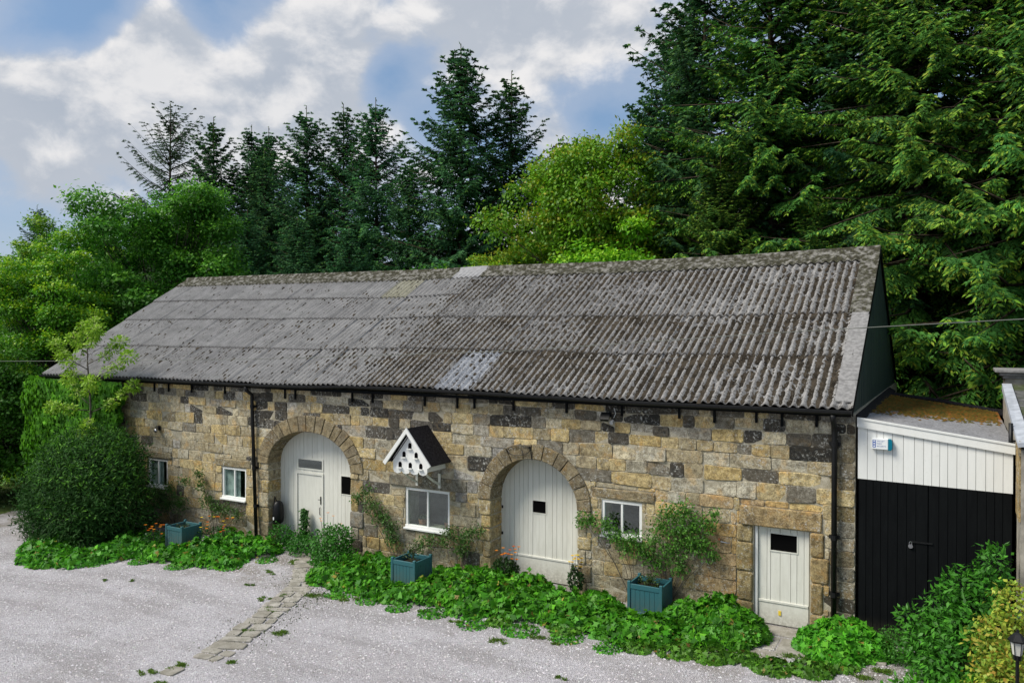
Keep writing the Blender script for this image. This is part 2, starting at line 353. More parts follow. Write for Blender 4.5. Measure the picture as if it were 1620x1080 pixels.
def leaf_obj(name, data, mat, parent=None, world=True):
    me = fast_mesh(name, *data[:2], mat, data[2]); o = bpy.data.objects.new(name, me); COL.objects.link(o)
    if parent is not None:
        o.parent = parent
        if world: o.matrix_parent_inverse = inv(parent)
    return o
def rnd3(n): return norm(RG.normal(size=(n, 3)))
def cmix(n, *cols, spread=.15):
    """random mix of colours with a little value jitter"""
    c = np.array(cols); w = RG.dirichlet([.55]*len(cols), n); return (w@c)*(1+RG.normal(0, spread, (n, 1))).clip(.5, 1.6)

# ------------------------------------------------------------------ ground
def gz(x, y=0): return .017*max(min(x, 3.), -45.)
def build_ground():
    xs = [-600, -200, -90] + list(np.arange(-60, 12, 1.5)) + [14, 20, 40, 90, 200, 600]; ys = [-300, -100, -40, -20] + list(np.arange(-14, 2.1, 1.)) + [4, 8, 14, 30, 60, 120, 300, 900]
    V = [(x, y, gz(x) - (.0 if y < 40 else .0)) for y in ys for x in xs]; nx = len(xs)
    F = [(j*nx+i, j*nx+i+1, (j+1)*nx+i+1, (j+1)*nx+i) for j in range(len(ys)-1) for i in range(nx-1)]
    g = MB(); g.v = V; g.f = F; tag(g.build('ground', 'forest_floor'), kind='structure')
    # gravel yard: its own sheet 4 mm up, ragged left edge
    edge = [(-20, -30), (6, -30), (6, -.2), (3.0, .45), (.5, .45), (-26.2, .45), (-27.2, -1.0), (-26.6, -2.2), (-25.2, -2.9), (-26.2, -4.2), (-27.0, -6), (-40, -9), (-46, -30)]
    tri = tessellate_polygon([[Vector((x, y, 0)) for x, y in edge]])
    bm = bmesh.new(); vs = [bm.verts.new((x, y, gz(x)+.004)) for x, y in edge]
    for t in tri:
        f = bm.faces.new([vs[i] for i in t]); f.normal_update()
        if f.normal.z < 0: f.normal_flip()
    bmesh.ops.subdivide_edges(bm, edges=[e for e in bm.edges if e.calc_length() > 3], cuts=6, use_grid_fill=True)
    for v in bm.verts: v.co.z = gz(v.co.x)+.006
    me = bpy.data.meshes.new('gravel_yard'); bm.to_mesh(me); bm.free(); me.materials.append(M['gravel'])
    tag(link(bpy.data.objects.new('gravel_yard', me)), kind='structure')
    g = MB(); pts = [(-60, -3), (-26.2, -2.4), (-27.4, .4), (-27.2, 8), (-30, 24), (-60, 24)]
    g.v = [(x, y, gz(x)+.003) for x, y in pts]; g.f = [tuple(range(len(pts)))]; tag(g.build('grass_track', 'grass_base'), kind='structure')
build_ground()
def pebbles():
    n = 56000; u = RG.random((n*2, 2)); x = -26+u[:, 0]*29.5; y = -9.5+u[:, 1]*9
    k = (y > -9.5) & (x > -24.5 - .0*y) & (y < -.3); x, y = x[k][:n], y[k][:n]; n = len(x)
    z = .017*x+.008; s = (.010+.016*RG.random(n)**2)
    base = np.array([(1, 0, 0), (0, 1, 0), (-1, 0, 0), (0, -1, 0), (0, 0, .7), (0, 0, -.3)]); V = base[None]*(.7+.6*RG.random((n, 6, 1)))*s[:, None, None]
    a = RG.random(n)*6.28; ca, sa = np.cos(a)[:, None], np.sin(a)[:, None]
    X = V[..., 0]*ca - V[..., 1]*sa; Yy = V[..., 0]*sa+V[..., 1]*ca; V = np.stack([X+x[:, None], Yy+y[:, None], V[..., 2]+z[:, None]], -1)
    f = np.array([(0, 1, 4), (1, 2, 4), (2, 3, 4), (3, 0, 4)]); F = (f[None]+np.arange(n)[:, None, None]*6).reshape(-1, 3)
    g = (.31+.30*RG.random(n))[:, None]; C = g*np.array([[1.0, .965, .99]]) + RG.normal(0, .012, (n, 3))
    d = RG.random(n) < .04; C[d] *= .5
    me = fast_mesh('gravel', V.reshape(-1, 3), F, 'pebble', np.repeat(C, 6, 0))
    tag(link(bpy.data.objects.new('gravel', me)), 'loose pale grey gravel covering the yard in front of the barn', 'gravel', kind='stuff')
pebbles()
def path():
    root = bpy.data.objects.new('path', None); COL.objects.link(root); tag(root, kind='structure'); root.location = (-11, -4, gz(-11))
    # sandstone setts running from the arched door towards the yard
    cl = [(-13.4, -.3), (-11.55, -2.3), (-10.55, -4.5), (-9.95, -6.0), (-9.75, -7.6), (-9.6, -8.6)]
    def at(t):
        pts = [Vector(q) for q in cl]; ln = [(pts[k+1]-pts[k]).length for k in range(len(pts)-1)]; d = t*sum(ln); i = 0
        while i < len(ln)-1 and d > ln[i]: d -= ln[i]; i += 1
        return pts[i].lerp(pts[i+1], d/ln[i]), (pts[i+1]-pts[i]).normalized()
    t = 0.0
    while t < 1:
        p, d = at(t); n = Vector((-d.y, d.x)); L = random.uniform(.26, .42); wid = random.uniform(.58, .74)*(1 if t < .75 else .85)
        cuts = [(-.5, .5)] if random.random() < .35 else [(-.5, random.choice([-.1, .05, .15]))]
        if len(cuts) == 1 and cuts[0][1] < .5: cuts.append((cuts[0][1]+.05, .5))
        for a, c in cuts:
            if t > .72 and random.random() < .35: continue
            q = []
            for s_, l_ in ((a, 0), (c, 0), (c, 1), (a, 1)):
                w = p + n*(s_*wid) + d*(l_*(L-.055)) + Vector((random.uniform(-.02, .02), random.uniform(-.02, .02))); q.append(w)
            zt = gz(p.x)+random.uniform(.028, .042); m = MB(); ce = sum(q, Vector((0, 0)))/4
            qq = []
            for i in range(4):
                a_, b_ = q[i], q[(i+1) % 4]; qq += [a_.lerp(b_, .12), a_.lerp(b_, .88)]
            k = len(qq); m.v = [(w.x, w.y, zt-.06) for w in qq]+[(w.x, w.y, zt-.01) for w in qq]+[((w*.95+ce*.05).x, (w*.95+ce*.05).y, zt) for w in qq]
            for r_ in (0, 1):
                for i in range(k): m.f.append((r_*k+i, r_*k+(i+1) % k, (r_+1)*k+(i+1) % k, (r_+1)*k+i))
            m.f.append(tuple(2*k+i for i in range(k))); m.build('slab', 'slab', root)
        t += L/9.4
    for (x0, x1, y0, y1, h) in ((-1.55, -.75, -1.25, -.55, .03), (-.72, -.1, -1.35, -.6, .028), (-1.3, -.4, -1.75, -1.3, .02), (.72, 1.12, -1.1, -.85, .06), (-1.4, -.3, -.5, -.05, .05)):
        m = MB(); m.box(x0, x1, y0, y1, gz(x0)-.03, gz(x0)+h); m.build('slab', 'slab', root, bevel=.012)
path()

# ------------------------------------------------------------------ the barn
SL = .582; ANG = math.atan(SL)
EX = [-26.2, -21, -17, -14, -11.8, -9, -7, -4.3, .5]; EZ = [.02, .03, .03, .01, .10, .09, .07, .02, .02]
RX = [-26.2, -21, -17, -13, -11.5, -6.6, -2.6, .5]; RZ = [.20, .14, .09, .04, .07, 0, .02, .09]
def rz(x, y):
    e = float(np.interp(x, EX, EZ)); r = float(np.interp(x, RX, RZ)); t = (y+.25)/6.05
    return 4.40 + (y+.25)*SL + e*(1-t) + r*t
XL, XR = -26.0, .49
barn = thing('stone_barn', 'long stone barn with corrugated grey roof and cream arched doors', 'barn', (-12.8, 0, gz(-12.8)))
ARCH = [dict(xc=-13.64, a=1.55, zs=2.1, b=1.02, t=.45, n=17, g=-.25, dep=.45), dict(xc=-6.495, a=1.155, zs=1.84, b=1.08, t=.36, n=13, g=-.11, dep=.5)]
WIN = [(-20.69, -19.73, .95, 1.84), (-17.19, -16.15, .92, 1.85), (-10.25, -8.87, .88, 1.90), (-4.75, -3.80, 1.38, 2.16)]
DOOR = (-1.40, -.33, -.1, 1.97)
def arch_poly(A, grow=0., n=24):
    a, b_ = A['a']+grow, A['b']+grow
    pts = [(A['xc']+a*cos(pi*k/n), A['zs']+b_*sin(pi*k/n)) for k in range(n+1)]   # right to left over the top
    return [(A['xc']+a, -.55)] + pts + [(A['xc']-a, -.55)]
def core():
    outer = [(XL, -.6), (XR, -.6), (XR, 4.33), (XL, 4.33)]
    holes = [list(reversed(arch_poly(A, .02))) for A in ARCH] + [[(a, c), (a, d), (b_, d), (b_, c)] for a, b_, c, d in WIN+[DOOR]]
    loops = [outer]+holes; pts = [p for l in loops for p in l]
    tri = tessellate_polygon([[Vector((x, z, 0)) for x, z in l] for l in loops])
    m = MB(); n = len(pts); m.v = [(x, 0, z) for x, z in pts]+[(x, .6, z) for x, z in pts]
    for t in tri:
        a, b_, c = [Vector((pts[i][0], pts[i][1], 0)) for i in t]
        if (b_-a).cross(c-a).z < 0: t = t[::-1]
        m.f.append(tuple(t)); m.f.append(tuple(i+n for i in reversed(t)))
    o = 0
    for l in loops:
        for k in range(len(l)): a, b_ = o+k, o+(k+1) % len(l); m.f.append((a, a+n, b_+n, b_))
        o += len(l)
    m.build('wall', 'mortar', barn)
    m = MB(); m.box(XL, XR, 11.1, 11.6, -.6, 4.33); m.build('wall', 'mortar', barn)
    m = MB(); m.box(XL+.001, XL+.5, .6, 11.1, -.6, 4.33); m.prism([(XL, 0)], 0, 0) if 0 else None; m.build('wall', 'mortar', barn)
    m = MB(); m.box(XR-.5, XR-.001, .6, 11.1, -.6, 4.33); m.build('wall', 'mortar', barn)
    # far gable, out of sight of the yard
    m = MB(); i = 0; m.v = [(XL+.1, -.1, 4.33), (XL+.1, 11.7, 4.33), (XL+.1, 5.8, 7.95), (XL+.2, -.1, 4.33), (XL+.2, 11.7, 4.33), (XL+.2, 5.8, 7.95)]
    m.f = [(0, 2, 1), (3, 4, 5), (0, 1, 4, 3), (1, 2, 5, 4), (2, 0, 3, 5)]; m.build('far_gable', 'green_board', barn)
    m = MB(); m.box(XL+.5, XR-.5, .62, 11.1, -.1, -.02); m.build('floor', 'room', barn)
core()
BUFF = [(.49, .41, .235), (.45, .365, .19), (.53, .42, .20), (.43, .365, .225), (.40, .35, .235), (.50, .455, .33), (.34, .30, .20), (.52, .44, .25), (.45, .43, .35), (.40, .365, .27)]
def stone_col(x, z):
    """rgb + crust amount in alpha; the top courses are mostly soot-black, the lower ones buff"""
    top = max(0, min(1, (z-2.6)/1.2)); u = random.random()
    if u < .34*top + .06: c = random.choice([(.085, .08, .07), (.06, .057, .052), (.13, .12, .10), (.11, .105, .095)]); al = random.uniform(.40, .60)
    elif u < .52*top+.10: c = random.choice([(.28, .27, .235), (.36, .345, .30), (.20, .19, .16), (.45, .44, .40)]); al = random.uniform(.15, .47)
    else: c = random.choice(BUFF); al = random.uniform(.0, .47)
    if -9.2 < x < -7.2 and 1.6 < z < 3.2 and random.random() < .6: c = (.31, .31, .30); al = .42
    if -14 < x < -9 and z < 3 and random.random() < .35: c = tuple(v*.72 for v in c); al += .08
    if -2.2 < x < -.0 and z < 2.6 and random.random() < .7: c = random.choice([(.45, .32, .14), (.43, .33, .19), (.40, .30, .17)]); al = .15
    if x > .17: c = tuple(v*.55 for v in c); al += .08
    v = random.uniform(1.05, 1.42); return (c[0]*v, c[1]*v, c[2]*v, al)
def stone_geo(pts, y0=-.03, inset=.018, back=.03):
    """rounded irregular block face from a 4-corner outline -> MB"""
    q = [Vector(p) for p in pts]; n = 4; out = []
    for i in range(4):
        a, b_ = q[i], q[(i+1) % 4]; L = (b_-a).length; c = min(.035, L*.2)*random.uniform(.6, 1.3)
        d = (b_-a).normalized() if L > 0 else Vector((1, 0)); out.append(a+d*c)
        if L > .3: out.append(a.lerp(b_, random.uniform(.35, .65))+Vector((random.uniform(-.008, .008), random.uniform(-.008, .008))))
        out.append(b_-d*c*random.uniform(.6, 1.2))
    k = len(out); ce = sum(out, Vector((0, 0)))/k; m = MB()
    tilt = random.uniform(-.012, .012); tz = random.uniform(-.012, .012); pr = y0+random.uniform(-.014, .012)
    rings = [(0, back), (0, pr+inset*.9), (inset*.55, pr+inset*.25), (inset*1.2, pr)]
    for ins, y in rings:
        for w in out:
            d = (w-ce); l = d.length or 1; hx = abs(d.x)/l; p = w - Vector((math.copysign(min(ins, abs(d.x)), d.x), math.copysign(min(ins, abs(d.y)), d.y)))
            m.v.append((p.x, y+(tilt*d.x/.3+tz*d.y/.15 if y < .0 else 0), p.y))
    for r_ in range(3):
        for i in range(k): a, b_ = r_*k+i, r_*k+(i+1) % k; m.f.append((a, a+k, b_+k, b_))
    m.f.append(tuple(3*k+i for i in range(k))); m.f = [tuple(reversed(f)) if len(f) == 4 and 0 else f for f in m.f]
    # orient: outline is counter-clockwise seen from -y
    m.f[:-1] = [(f[0], f[3], f[2], f[1])[::-1] for f in m.f[:-1]]
    return m, ce
def subtract(r, c):
    """rectangle r=(x0,x1,z0,z1) minus c -> list of rectangles"""
    x0, x1, z0, z1 = r; a, b_, e, f = c
    if a >= x1 or b_ <= x0 or e >= z1 or f <= z0: return [r]
    o = []
    if a > x0: o.append((x0, a, z0, z1))
    if b_ < x1: o.append((b_, x1, z0, z1))
    m0, m1 = max(a, x0), min(b_, x1)
    if f < z1: o.append((m0, m1, f, z1))
    if e > z0: o.append((m0, m1, z0, e))
    return o
DRESSED = []      # rectangles taken by lintels, sills and jamb blocks
def dressed():
    def block(name, x0, x1, z0, z1, col=None, y0=-.045, y1=.3, ins=.02, jit=.008):
        j = lambda: random.uniform(-jit, jit)
        pts = [(x0+j(), z0+j()), (x1+j(), z0+j()), (x1+j(), z1+j()), (x0+j(), z1+j())]
        m, _ = stone_geo(pts, y0, ins, y1); DRESSED.append((x0-.008, x1+.008, z0-.008, z1+.008))
        return m.build(name, 'stone', barn, col=col or stone_col((x0+x1)/2, z0))
    oc = (.44, .34, .185, .27)
    block('lintel', -1.67, -.10, 1.985, 2.37, oc, -.06)
    block('lintel', -10.75, -8.35, 1.93, 2.22, (.25, .24, .20, .33)); block('lintel', -17.45, -15.95, 1.88, 2.10, (.36, .31, .2, .2))
    block('lintel', -20.95, -19.5, 1.87, 2.07, (.3, .27, .18, .3)); block('lintel', -5.0, -3.5, 2.19, 2.42, (.36, .30, .19, .3))
    for z0, z1 in ((-.1, .42), (.43, 1.02), (1.03, 1.62), (1.63, 1.97)): block('jamb_stone', -1.74, -1.42, z0, z1, (.38, .31, .16, .22), -.06, .25, .035)
    for z0, z1, x1 in ((-.1, .36, 0.02), (.37, .98, -.08), (.99, 1.48, .03), (1.49, 1.97, -.06)): block('jamb_stone', -.31, x1, z0, z1, (.40, .31, .16, .18), -.055, .25, .03)
    for A in ARCH:
        for sgn in (-1, 1):
            z = A['g']-.1; k = 0
            while z < A['zs']-.03:
                h = random.uniform(.26, .46); z1 = min(z+h, A['zs']);
                if A['zs']-z1 < .15: z1 = A['zs']
                w = A['t']*(random.uniform(.85, 1.0) if k % 2 else random.uniform(.55, .8)); xe = A['xc']+sgn*A['a']
                x0, x1 = (xe-w, xe) if sgn < 0 else (xe, xe+w)
                c = stone_col(xe, 1.); c = tuple(v*.85 for v in c[:3])+(c[3],)
                block('quoin', x0, x1, z+.006, z1-.006, c, -.04, A['dep']+.06, .02); z = z1; k += 1
    # right corner: long and short quoins
dressed()
def voussoirs():
    for A in ARCH:
        n = A['n']; cuts = [0]
        for k in range(n): cuts.append(cuts[-1]+random.uniform(.8, 1.25))
        cuts = [c/cuts[-1]*pi for c in cuts]
        for k in range(n):
            t0, t1 = cuts[k]+.006, cuts[k+1]-.006; tt = A['t']*random.uniform(.93, 1.07); P = []
            for t in (t0, (t0+t1)/2, t1): P.append((A['xc']+A['a']*cos(t), A['zs']+A['b']*sin(t)))
            Q = [(A['xc']+(A['a']+tt)*cos(t), A['zs']+(A['b']+tt)*sin(t)) for t in (t1, (t0+t1)/2, t0)]
            pts = Q+P     # counter-clockwise seen from -y?
            area = sum(pts[i][0]*pts[(i+1) % 6][1]-pts[(i+1) % 6][0]*pts[i][1] for i in range(6))
            if area < 0: pts = pts[::-1]
            m = MB(); m.prism(pts, -.05-random.uniform(0, .015), A['dep']+.06, .018)
            c = random.choice([(.30, .255, .165), (.27, .225, .14), (.33, .275, .17), (.22, .19, .13), (.25, .215, .15)])
            m.build('voussoir', 'stone', barn, col=(*c, random.uniform(.15, .42)))
voussoirs()
def masonry():
    hs = [.19, .235, .25, .26, .29, .27, .31, .28, .30, .27, .32, .27, .30, .31, .33, .33, .4]
    rects = DRESSED + [(a-.005, b_+.005, c-.005, d+.005) for a, b_, c, d in WIN+[DOOR]]
    stones = []; z1 = 4.33
    for ci, h in enumerate(hs):
        z0 = z1-h
        if z1 < -.45: break
        x = XL + random.uniform(0, .2); spans = []
        while x < XR-.05:
            sc = 1.0 if z1 > 3.6 else 1.25
            w = random.choice([.28, .34, .4, .46, .52, .6, .72])*sc*random.uniform(.85, 1.15)
            if .3 < random.random() < .34: w *= 1.6
            x1 = min(x+w, XR);
            if XR-x1 < .12: x1 = XR
            spans.append((x, x1)); x = x1
        for (a, b_) in spans:
            todo = [(a, b_, z0, z1, 0., 0.)]
            rs = [(a, b_, z0, z1)]
            for c in rects: rs = [q for r_ in rs for q in subtract(r_, c)]
            fin = []
            for r_ in rs:
                sl = [(r_, 0, 0)]
                for A in ARCH:
                    am, bm_ = A['a']+A['t']*.5, A['b']+A['t']*.5; crown = A['zs']+bm_
                    if r_[2] >= crown or r_[1] < A['xc']-am or r_[0] > A['xc']+am: continue
                    hw = lambda z: am if z <= A['zs'] else am*math.sqrt(max(0, 1-((z-A['zs'])/bm_)**2))
                    new = []
                    for (q, lo, hi) in sl:
                        h0 = hw(q[2]); h1 = hw(q[3])
                        if q[3] > crown:
                            for s_ in subtract(q, (A['xc']-h0, A['xc']+h0, -9, crown)): new.append((s_, 0, 0))
                            continue
                        L, Rr = A['xc']-h0, A['xc']+h0
                        if q[0] < L: new.append(((q[0], min(q[1], L), q[2], q[3]), 0, (h0-h1) if q[1] >= L else 0))
                        if q[1] > Rr: new.append(((max(q[0], Rr), q[1], q[2], q[3]), (h0-h1) if q[0] <= Rr else 0, 0))
                    sl = new
                fin += sl
            for (x0, x1_, za, zb), lo, hi in fin:
                if x1_-x0 < .07 or zb-za < .06: continue
                stones.append((x0, x1_, za, zb, lo, hi, ci))
        z1 = z0
    wob = lambda x, z: .022*sin(x*.9+z*5.1)+.012*sin(x*2.7+z*13)
    cam = np.array([2.19, -16.25, 5.83]); out = []
    for x0, x1, za, zb, lo, hi, ci in stones:
        g = random.uniform(.002, .007); ja = lambda: random.uniform(-.006, .006)
        edge = lambda x, z: (x, z+wob(x, z))
        snap = lambda z: any(abs(z-r_[2]) < .02 or abs(z-r_[3]) < .02 for r_ in rects)
        pts = []
        for x, z, sx, sz in ((x0, za, g, g), (x1, za, -g, g), (x1+hi, zb, -g, -g), (x0-lo, zb, g, -g)):
            zz = z if snap(z) else z+wob(x, z); pts.append((x+sx+ja(), zz+sz+ja()))
        ar = (x1-x0)*(zb-za)/((x0-cam[0])**2+cam[1]**2)**1.0*cam[1]**2
        vis = ar if za > .25 else ar*.3
        out.append((vis, pts, ci))
    out.sort(key=lambda s: -s[0]); rest = []; restc = []
    for i, (vis, pts, ci) in enumerate(out):
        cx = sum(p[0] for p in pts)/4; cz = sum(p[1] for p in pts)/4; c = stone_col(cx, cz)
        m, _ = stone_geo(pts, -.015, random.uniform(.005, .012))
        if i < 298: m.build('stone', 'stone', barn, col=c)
        else: rest.append((m, c))
    m = MB(); cols = []
    for q, c in rest:
        o = len(m.v); m.v += q.v; m.f += [tuple(k+o for k in f) for f in q.f]; cols += [c]*len(q.v)
    o = m.build('small_stones', 'stone', barn); at = o.data.color_attributes.new('col', 'FLOAT_COLOR', 'POINT'); at.data.foreach_set('color', np.array(cols, 'f').ravel()); o['kind'] = 'stuff'
masonry()

# ---- roof
def sheet_mesh(name, L, w=1.08, mat='sheet', ragged=0.):
    nw = int(round(w/.18)); nx = nw*8; xs = [i*w/nx for i in range(nx+1)]; amp = .03; th = .014; V = []; ny = 3
    rows = [0, L*.5, L]
    for side in (0, 1):
        for j, y in enumerate(rows):
            for x in xs:
                jg = (random.uniform(-ragged, ragged) if j == 0 else 0)
                V.append((x, y+jg, amp*cos(2*pi*x/.18) - side*th))
    n = nx+1; F = []
    for j in range(2):
        for i in range(nx):
            a = j*n+i; F.append((a, a+1, a+n+1, a+n)); b_ = 3*n+a; F.append((b_, b_+n, b_+n+1, b_+1))
    for i in range(nx): F.append((i, 3*n+i, 3*n+i+1, i+1)); a = 2*n+i; F.append((a, a+1, 3*n+a+1, 3*n+a))
    for j in range(2): a = j*n; F.append((a, a+n, 3*n+a+n, 3*n+a)); a = j*n+nx; F.append((a, 3*n+a, 3*n+a+n, a+n))
    me = bpy.data.meshes.new(name); me.from_pydata(V, [], F); me.materials.append(M[mat]); me.shade_smooth(); me.set_sharp_from_angle(angle=R(40)); return me
def frame(x0, y0, x1, y1, lift=0., lift1=0., yaw=0., back=False):
    o = Vector((x0, y0, rz(x0, y0)+lift)); a = (Vector((x1, y0, rz(x1, y0)+lift))-o).normalized(); b_ = (Vector((x0, y1, rz(x0, y1)+lift1))-o)
    b_ = (b_ - a*b_.dot(a)).normalized(); n = a.cross(b_); m = Matrix((a, b_, n)).transposed().to_4x4(); m.translation = o
    return m @ Matrix.Rotation(yaw, 4, 'Z')
def place(me, name, mw, root):
    o = bpy.data.objects.new(name, me); COL.objects.link(o); o.parent = root; o.matrix_parent_inverse = inv(root); o.matrix_world = mw
    o.matrix_basis = mw; return o
def roof():
    k = 1/cos(ANG); n = 25; x0 = -26.2; w = 1.0664
    rowsR = [(-.27, 1.45), (1.34, 3.06), (2.94, 4.62), (4.5, 5.75)]; rowsL = [(-.27, 1.45), (1.34, 3.06), (2.94, 4.32), (4.18, 5.75)]
    rowsR = [(-.27, 1.45), (1.34, 3.06), (2.94, 5.75)]
    cache = {}
    for c in range(n):
        xa = x0+c*w; xm = xa+w/2; rows = rowsL if xm < -11.8 else rowsR
        for ri, (ya, yb) in enumerate(rows):
            mat = 'sheet'
            if ri == 0 and c == 16: mat = 'sheet_pale'
            if len(rows) == 4 and ri == 3 and c == 11 : mat = 'sheet_yellow'
            v = random.randint(0, 1); key = (mat, ya, yb, v)
            if key not in cache: cache[key] = sheet_mesh('roof_sheet', (yb-ya)*k, 1.08, mat, .004)
            sag = random.uniform(-.004, .004)
            o = place(cache[key], 'roof_sheet', frame(xa-.006*random.random(), ya+random.uniform(-.025, .025), xa+w, yb, .045+.004*ri+sag, .012, random.uniform(-.003, .003)), barn)
            if mat == 'sheet_pale': o['label'] = 'clean pale replacement roof sheet'
            if mat == 'sheet_yellow': o['label'] = 'yellowed translucent roof light sheet'
    # back slope, unseen from the yard: one sheet per column
    me = sheet_mesh('roof_sheet', 6.1*k, 1.08)
    for c in range(n):
        xa = x0+(c+1)*w; o = Vector((xa, 11.85, 4.43)); a = Vector((-1, 0, 0)); b_ = Vector((0, -cos(ANG), sin(ANG))); nn = a.cross(b_)
        m = Matrix((a, b_, nn)).transposed().to_4x4(); m.translation = o; place(me, 'roof_sheet', m, barn)
    # ridge caps with wings scalloped to the sheets
    for c in range(n):
        xa = x0+c*w; m = MB(); nx = 48; prof = []
        for i in range(nx+1):
            x = xa+i*(w+.0)/nx; wv = .022*cos(2*pi*(x-xa)*1.08/w/.18); zr = rz(x, 5.8)
            jit = .01*sin(x*9)+.008*sin(x*23)
            prof.append([(x, 5.25+jit, rz(x, 5.25)+.075+wv), (x, 5.45, rz(x, 5.45)+.085+wv*.5), (x, 5.66, rz(x, 5.66)+.075), (x, 5.71, zr+.06), (x, 5.75, zr+.115), (x, 5.8, zr+.135), (x, 5.85, zr+.115), (x, 5.89, zr+.05), (x, 6.3, zr-.24)])
        P = len(prof[0])
        for p in prof: m.v += p
        for p in prof: m.v += [(x, y, z-.02) for x, y, z in p]
        B = (nx+1)*P
        for i in range(nx):
            for j in range(P-1): a = i*P+j; m.f.append((a, a+P, a+P+1, a+1)); m.f.append((B+a, B+a+1, B+a+P+1, B+a+P))
            a = i*P; m.f.append((a, B+a, B+a+P, a+P))
        for a0, flip in ((0, 0), (nx*P, 1)):
            for j in range(P-1): a = a0+j; m.f.append((a, a+1, B+a+1, B+a) if not flip else (a, B+a, B+a+1, a+1))
        o = m.build('ridge_cap', 'flash_pale' if c == 13 else 'ridge', barn, smooth=True)
        o.data.set_sharp_from_angle(angle=R(50))
        if c == 13: o['label'] = 'clean pale replacement ridge cap'
    # right verge: three flat pieces, the uppermost rough with lichen
    for ya, yb, xa, mt in ((-.10, .52, .13, 'flashing'), (.54, 2.93, .11, 'flashing'), (2.9, 5.66, .05, 'ridge')):
        m = MB(); p = []
        for (x, y) in ((xa, ya), (.47, ya), (.47, yb), (xa, yb)): p.append((x, y, rz(x, y)+.075+(.012 if ya > 2.8 else 0)))
        for (x, y) in ((xa, ya), (.47, ya), (.47, yb), (xa, yb)): p.append((x, y, rz(x, y)+.05))
        m.v = p; m.f = [(0, 1, 2, 3), (7, 6, 5, 4), (0, 4, 5, 1), (1, 5, 6, 2), (2, 6, 7, 3), (3, 7, 4, 0)]; m.build('verge_flashing', mt, barn)
    m = MB(); m.v = []; pts = [(-.27, rz(.45, -.27)+.06), (5.8, rz(.45, 5.8)+.09), (11.86, 4.45), (11.86, 4.27), (5.8, rz(.45, 5.8)-.12), (-.27, rz(.45, -.27)-.10)]
    n_ = 6; m.v = [(.474, y, z) for y, z in pts]+[(.452, y, z) for y, z in pts]
    m.f = [(0, 5, 4, 1), (1, 4, 3, 2), (6, 7, 10, 11), (7, 8, 9, 10)]+[(i, (i+1) % 6, 6+(i+1) % 6, 6+i) for i in range(6)]; m.build('bargeboard', 'black_paint', barn)
    # dark green boarded gable, board by board
    y = .0; wb = .152
    while y < 11.55:
        yc = y+wb/2; hgt = lambda q: (rz(.4, q) if q < 5.8 else rz(.4, 11.6-q))-.03
        m = MB(); x0_, x1_ = .40, .425+random.uniform(0, .006)
        y0_, y1_ = y+.004, min(y+wb-.004, 11.55)
        m.v = [(x1_, y0_, 4.27), (x1_, y1_, 4.27), (x1_, y1_, hgt(y1_)), (x1_, y0_, hgt(y0_)), (x0_, y0_, 4.27), (x0_, y1_, 4.27), (x0_, y1_, hgt(y1_)), (x0_, y0_, hgt(y0_))]
        m.f = [(0, 1, 2, 3), (7, 6, 5, 4), (0, 4, 5, 1), (1, 5, 6, 2), (2, 6, 7, 3), (3, 7, 4, 0)]; m.build('gable_board', 'green_board', barn); y += wb
    # inside lining keeps daylight from leaking between the boards
    m = MB(); m.v = [(.38, -.1, 4.2), (.38, 11.7, 4.2), (.38, 5.8, 7.85)]; m.f = [(0, 1, 2)]; m.build('gable_lining', 'void', barn)
    # gutter in lengths, following the eaves
    gx = [-26.25, -24, -22, -19.7, -17.5, -15.3, -13.3, -11.9, -10, -8, -6, -4, -2, .46]
    for i in range(len(gx)-1):
        a, c = gx[i]+.004, gx[i+1]-.004; m = MB(); prof = [(-.395, .0), (-.39, -.05), (-.36, -.08), (-.30, -.08), (-.265, -.05), (-.26, .0), (-.27, .0), (-.28, -.04), (-.31, -.065), (-.35, -.065), (-.38, -.04), (-.385, .0)]
        n_ = len(prof)
        for x in (a, c):
            z = 4.40+float(np.interp(x, EX, EZ))-.005; m.v += [(x, y, z+dz) for y, dz in prof]
        m.f = [(k, (k+1) % n_, n_+(k+1) % n_, n_+k) for k in range(n_)]+[tuple(range(n_))[::-1], tuple(range(n_, 2*n_))]; m.build('gutter', 'black_iron', barn)
    m = MB(); m.box(-26.1, .44, -.255, -.225, 4.29, 4.36); m.build('fascia', 'black_paint', barn)
    for x in (-21.9, -21.2, -20.3, -19.6, -18.5, -17.0, -14.5, -14.1, -12.0, -11.3, -9.6, -8.6, -8.1, -7.0, -5.6, -4.25, -2.95, -2.2, -1.35, -.85, -.2):
        m = MB(); m.box(x-.025, x+.025, -.075, -.04, 4.04+random.uniform(-.03, .03), 4.30); m.build('rafter_end', 'black_paint', barn)
    for x, lean, zb in ((-15.72, .30, -.27), (.13, 0, .0)):
        p = MB(); xt = x+lean*.0; p.tube([(x-lean*.25, -.33, 4.33), (x-lean*.25, -.30, 4.22), (x-lean*.2, -.11, 4.08), (x-lean*.2, -.11, 3.9), (x+lean*.4, -.11, zb)], .052, 10); o = p.build('downpipe', 'black_iron', barn, smooth=True)
        for z in (3.7, 1.9, .8):
            c = MB(); xx = x-lean*.2+lean*.6*(3.9-z)/4; c.tube([(xx, -.11, z), (xx, -.11, z+.09)], .064, 10); c.box(xx-.1, xx+.1, -.06, -.03, z+.01, z+.08)
            q = c.build('pipe_collar', 'black_iron'); q.parent = o
roof()
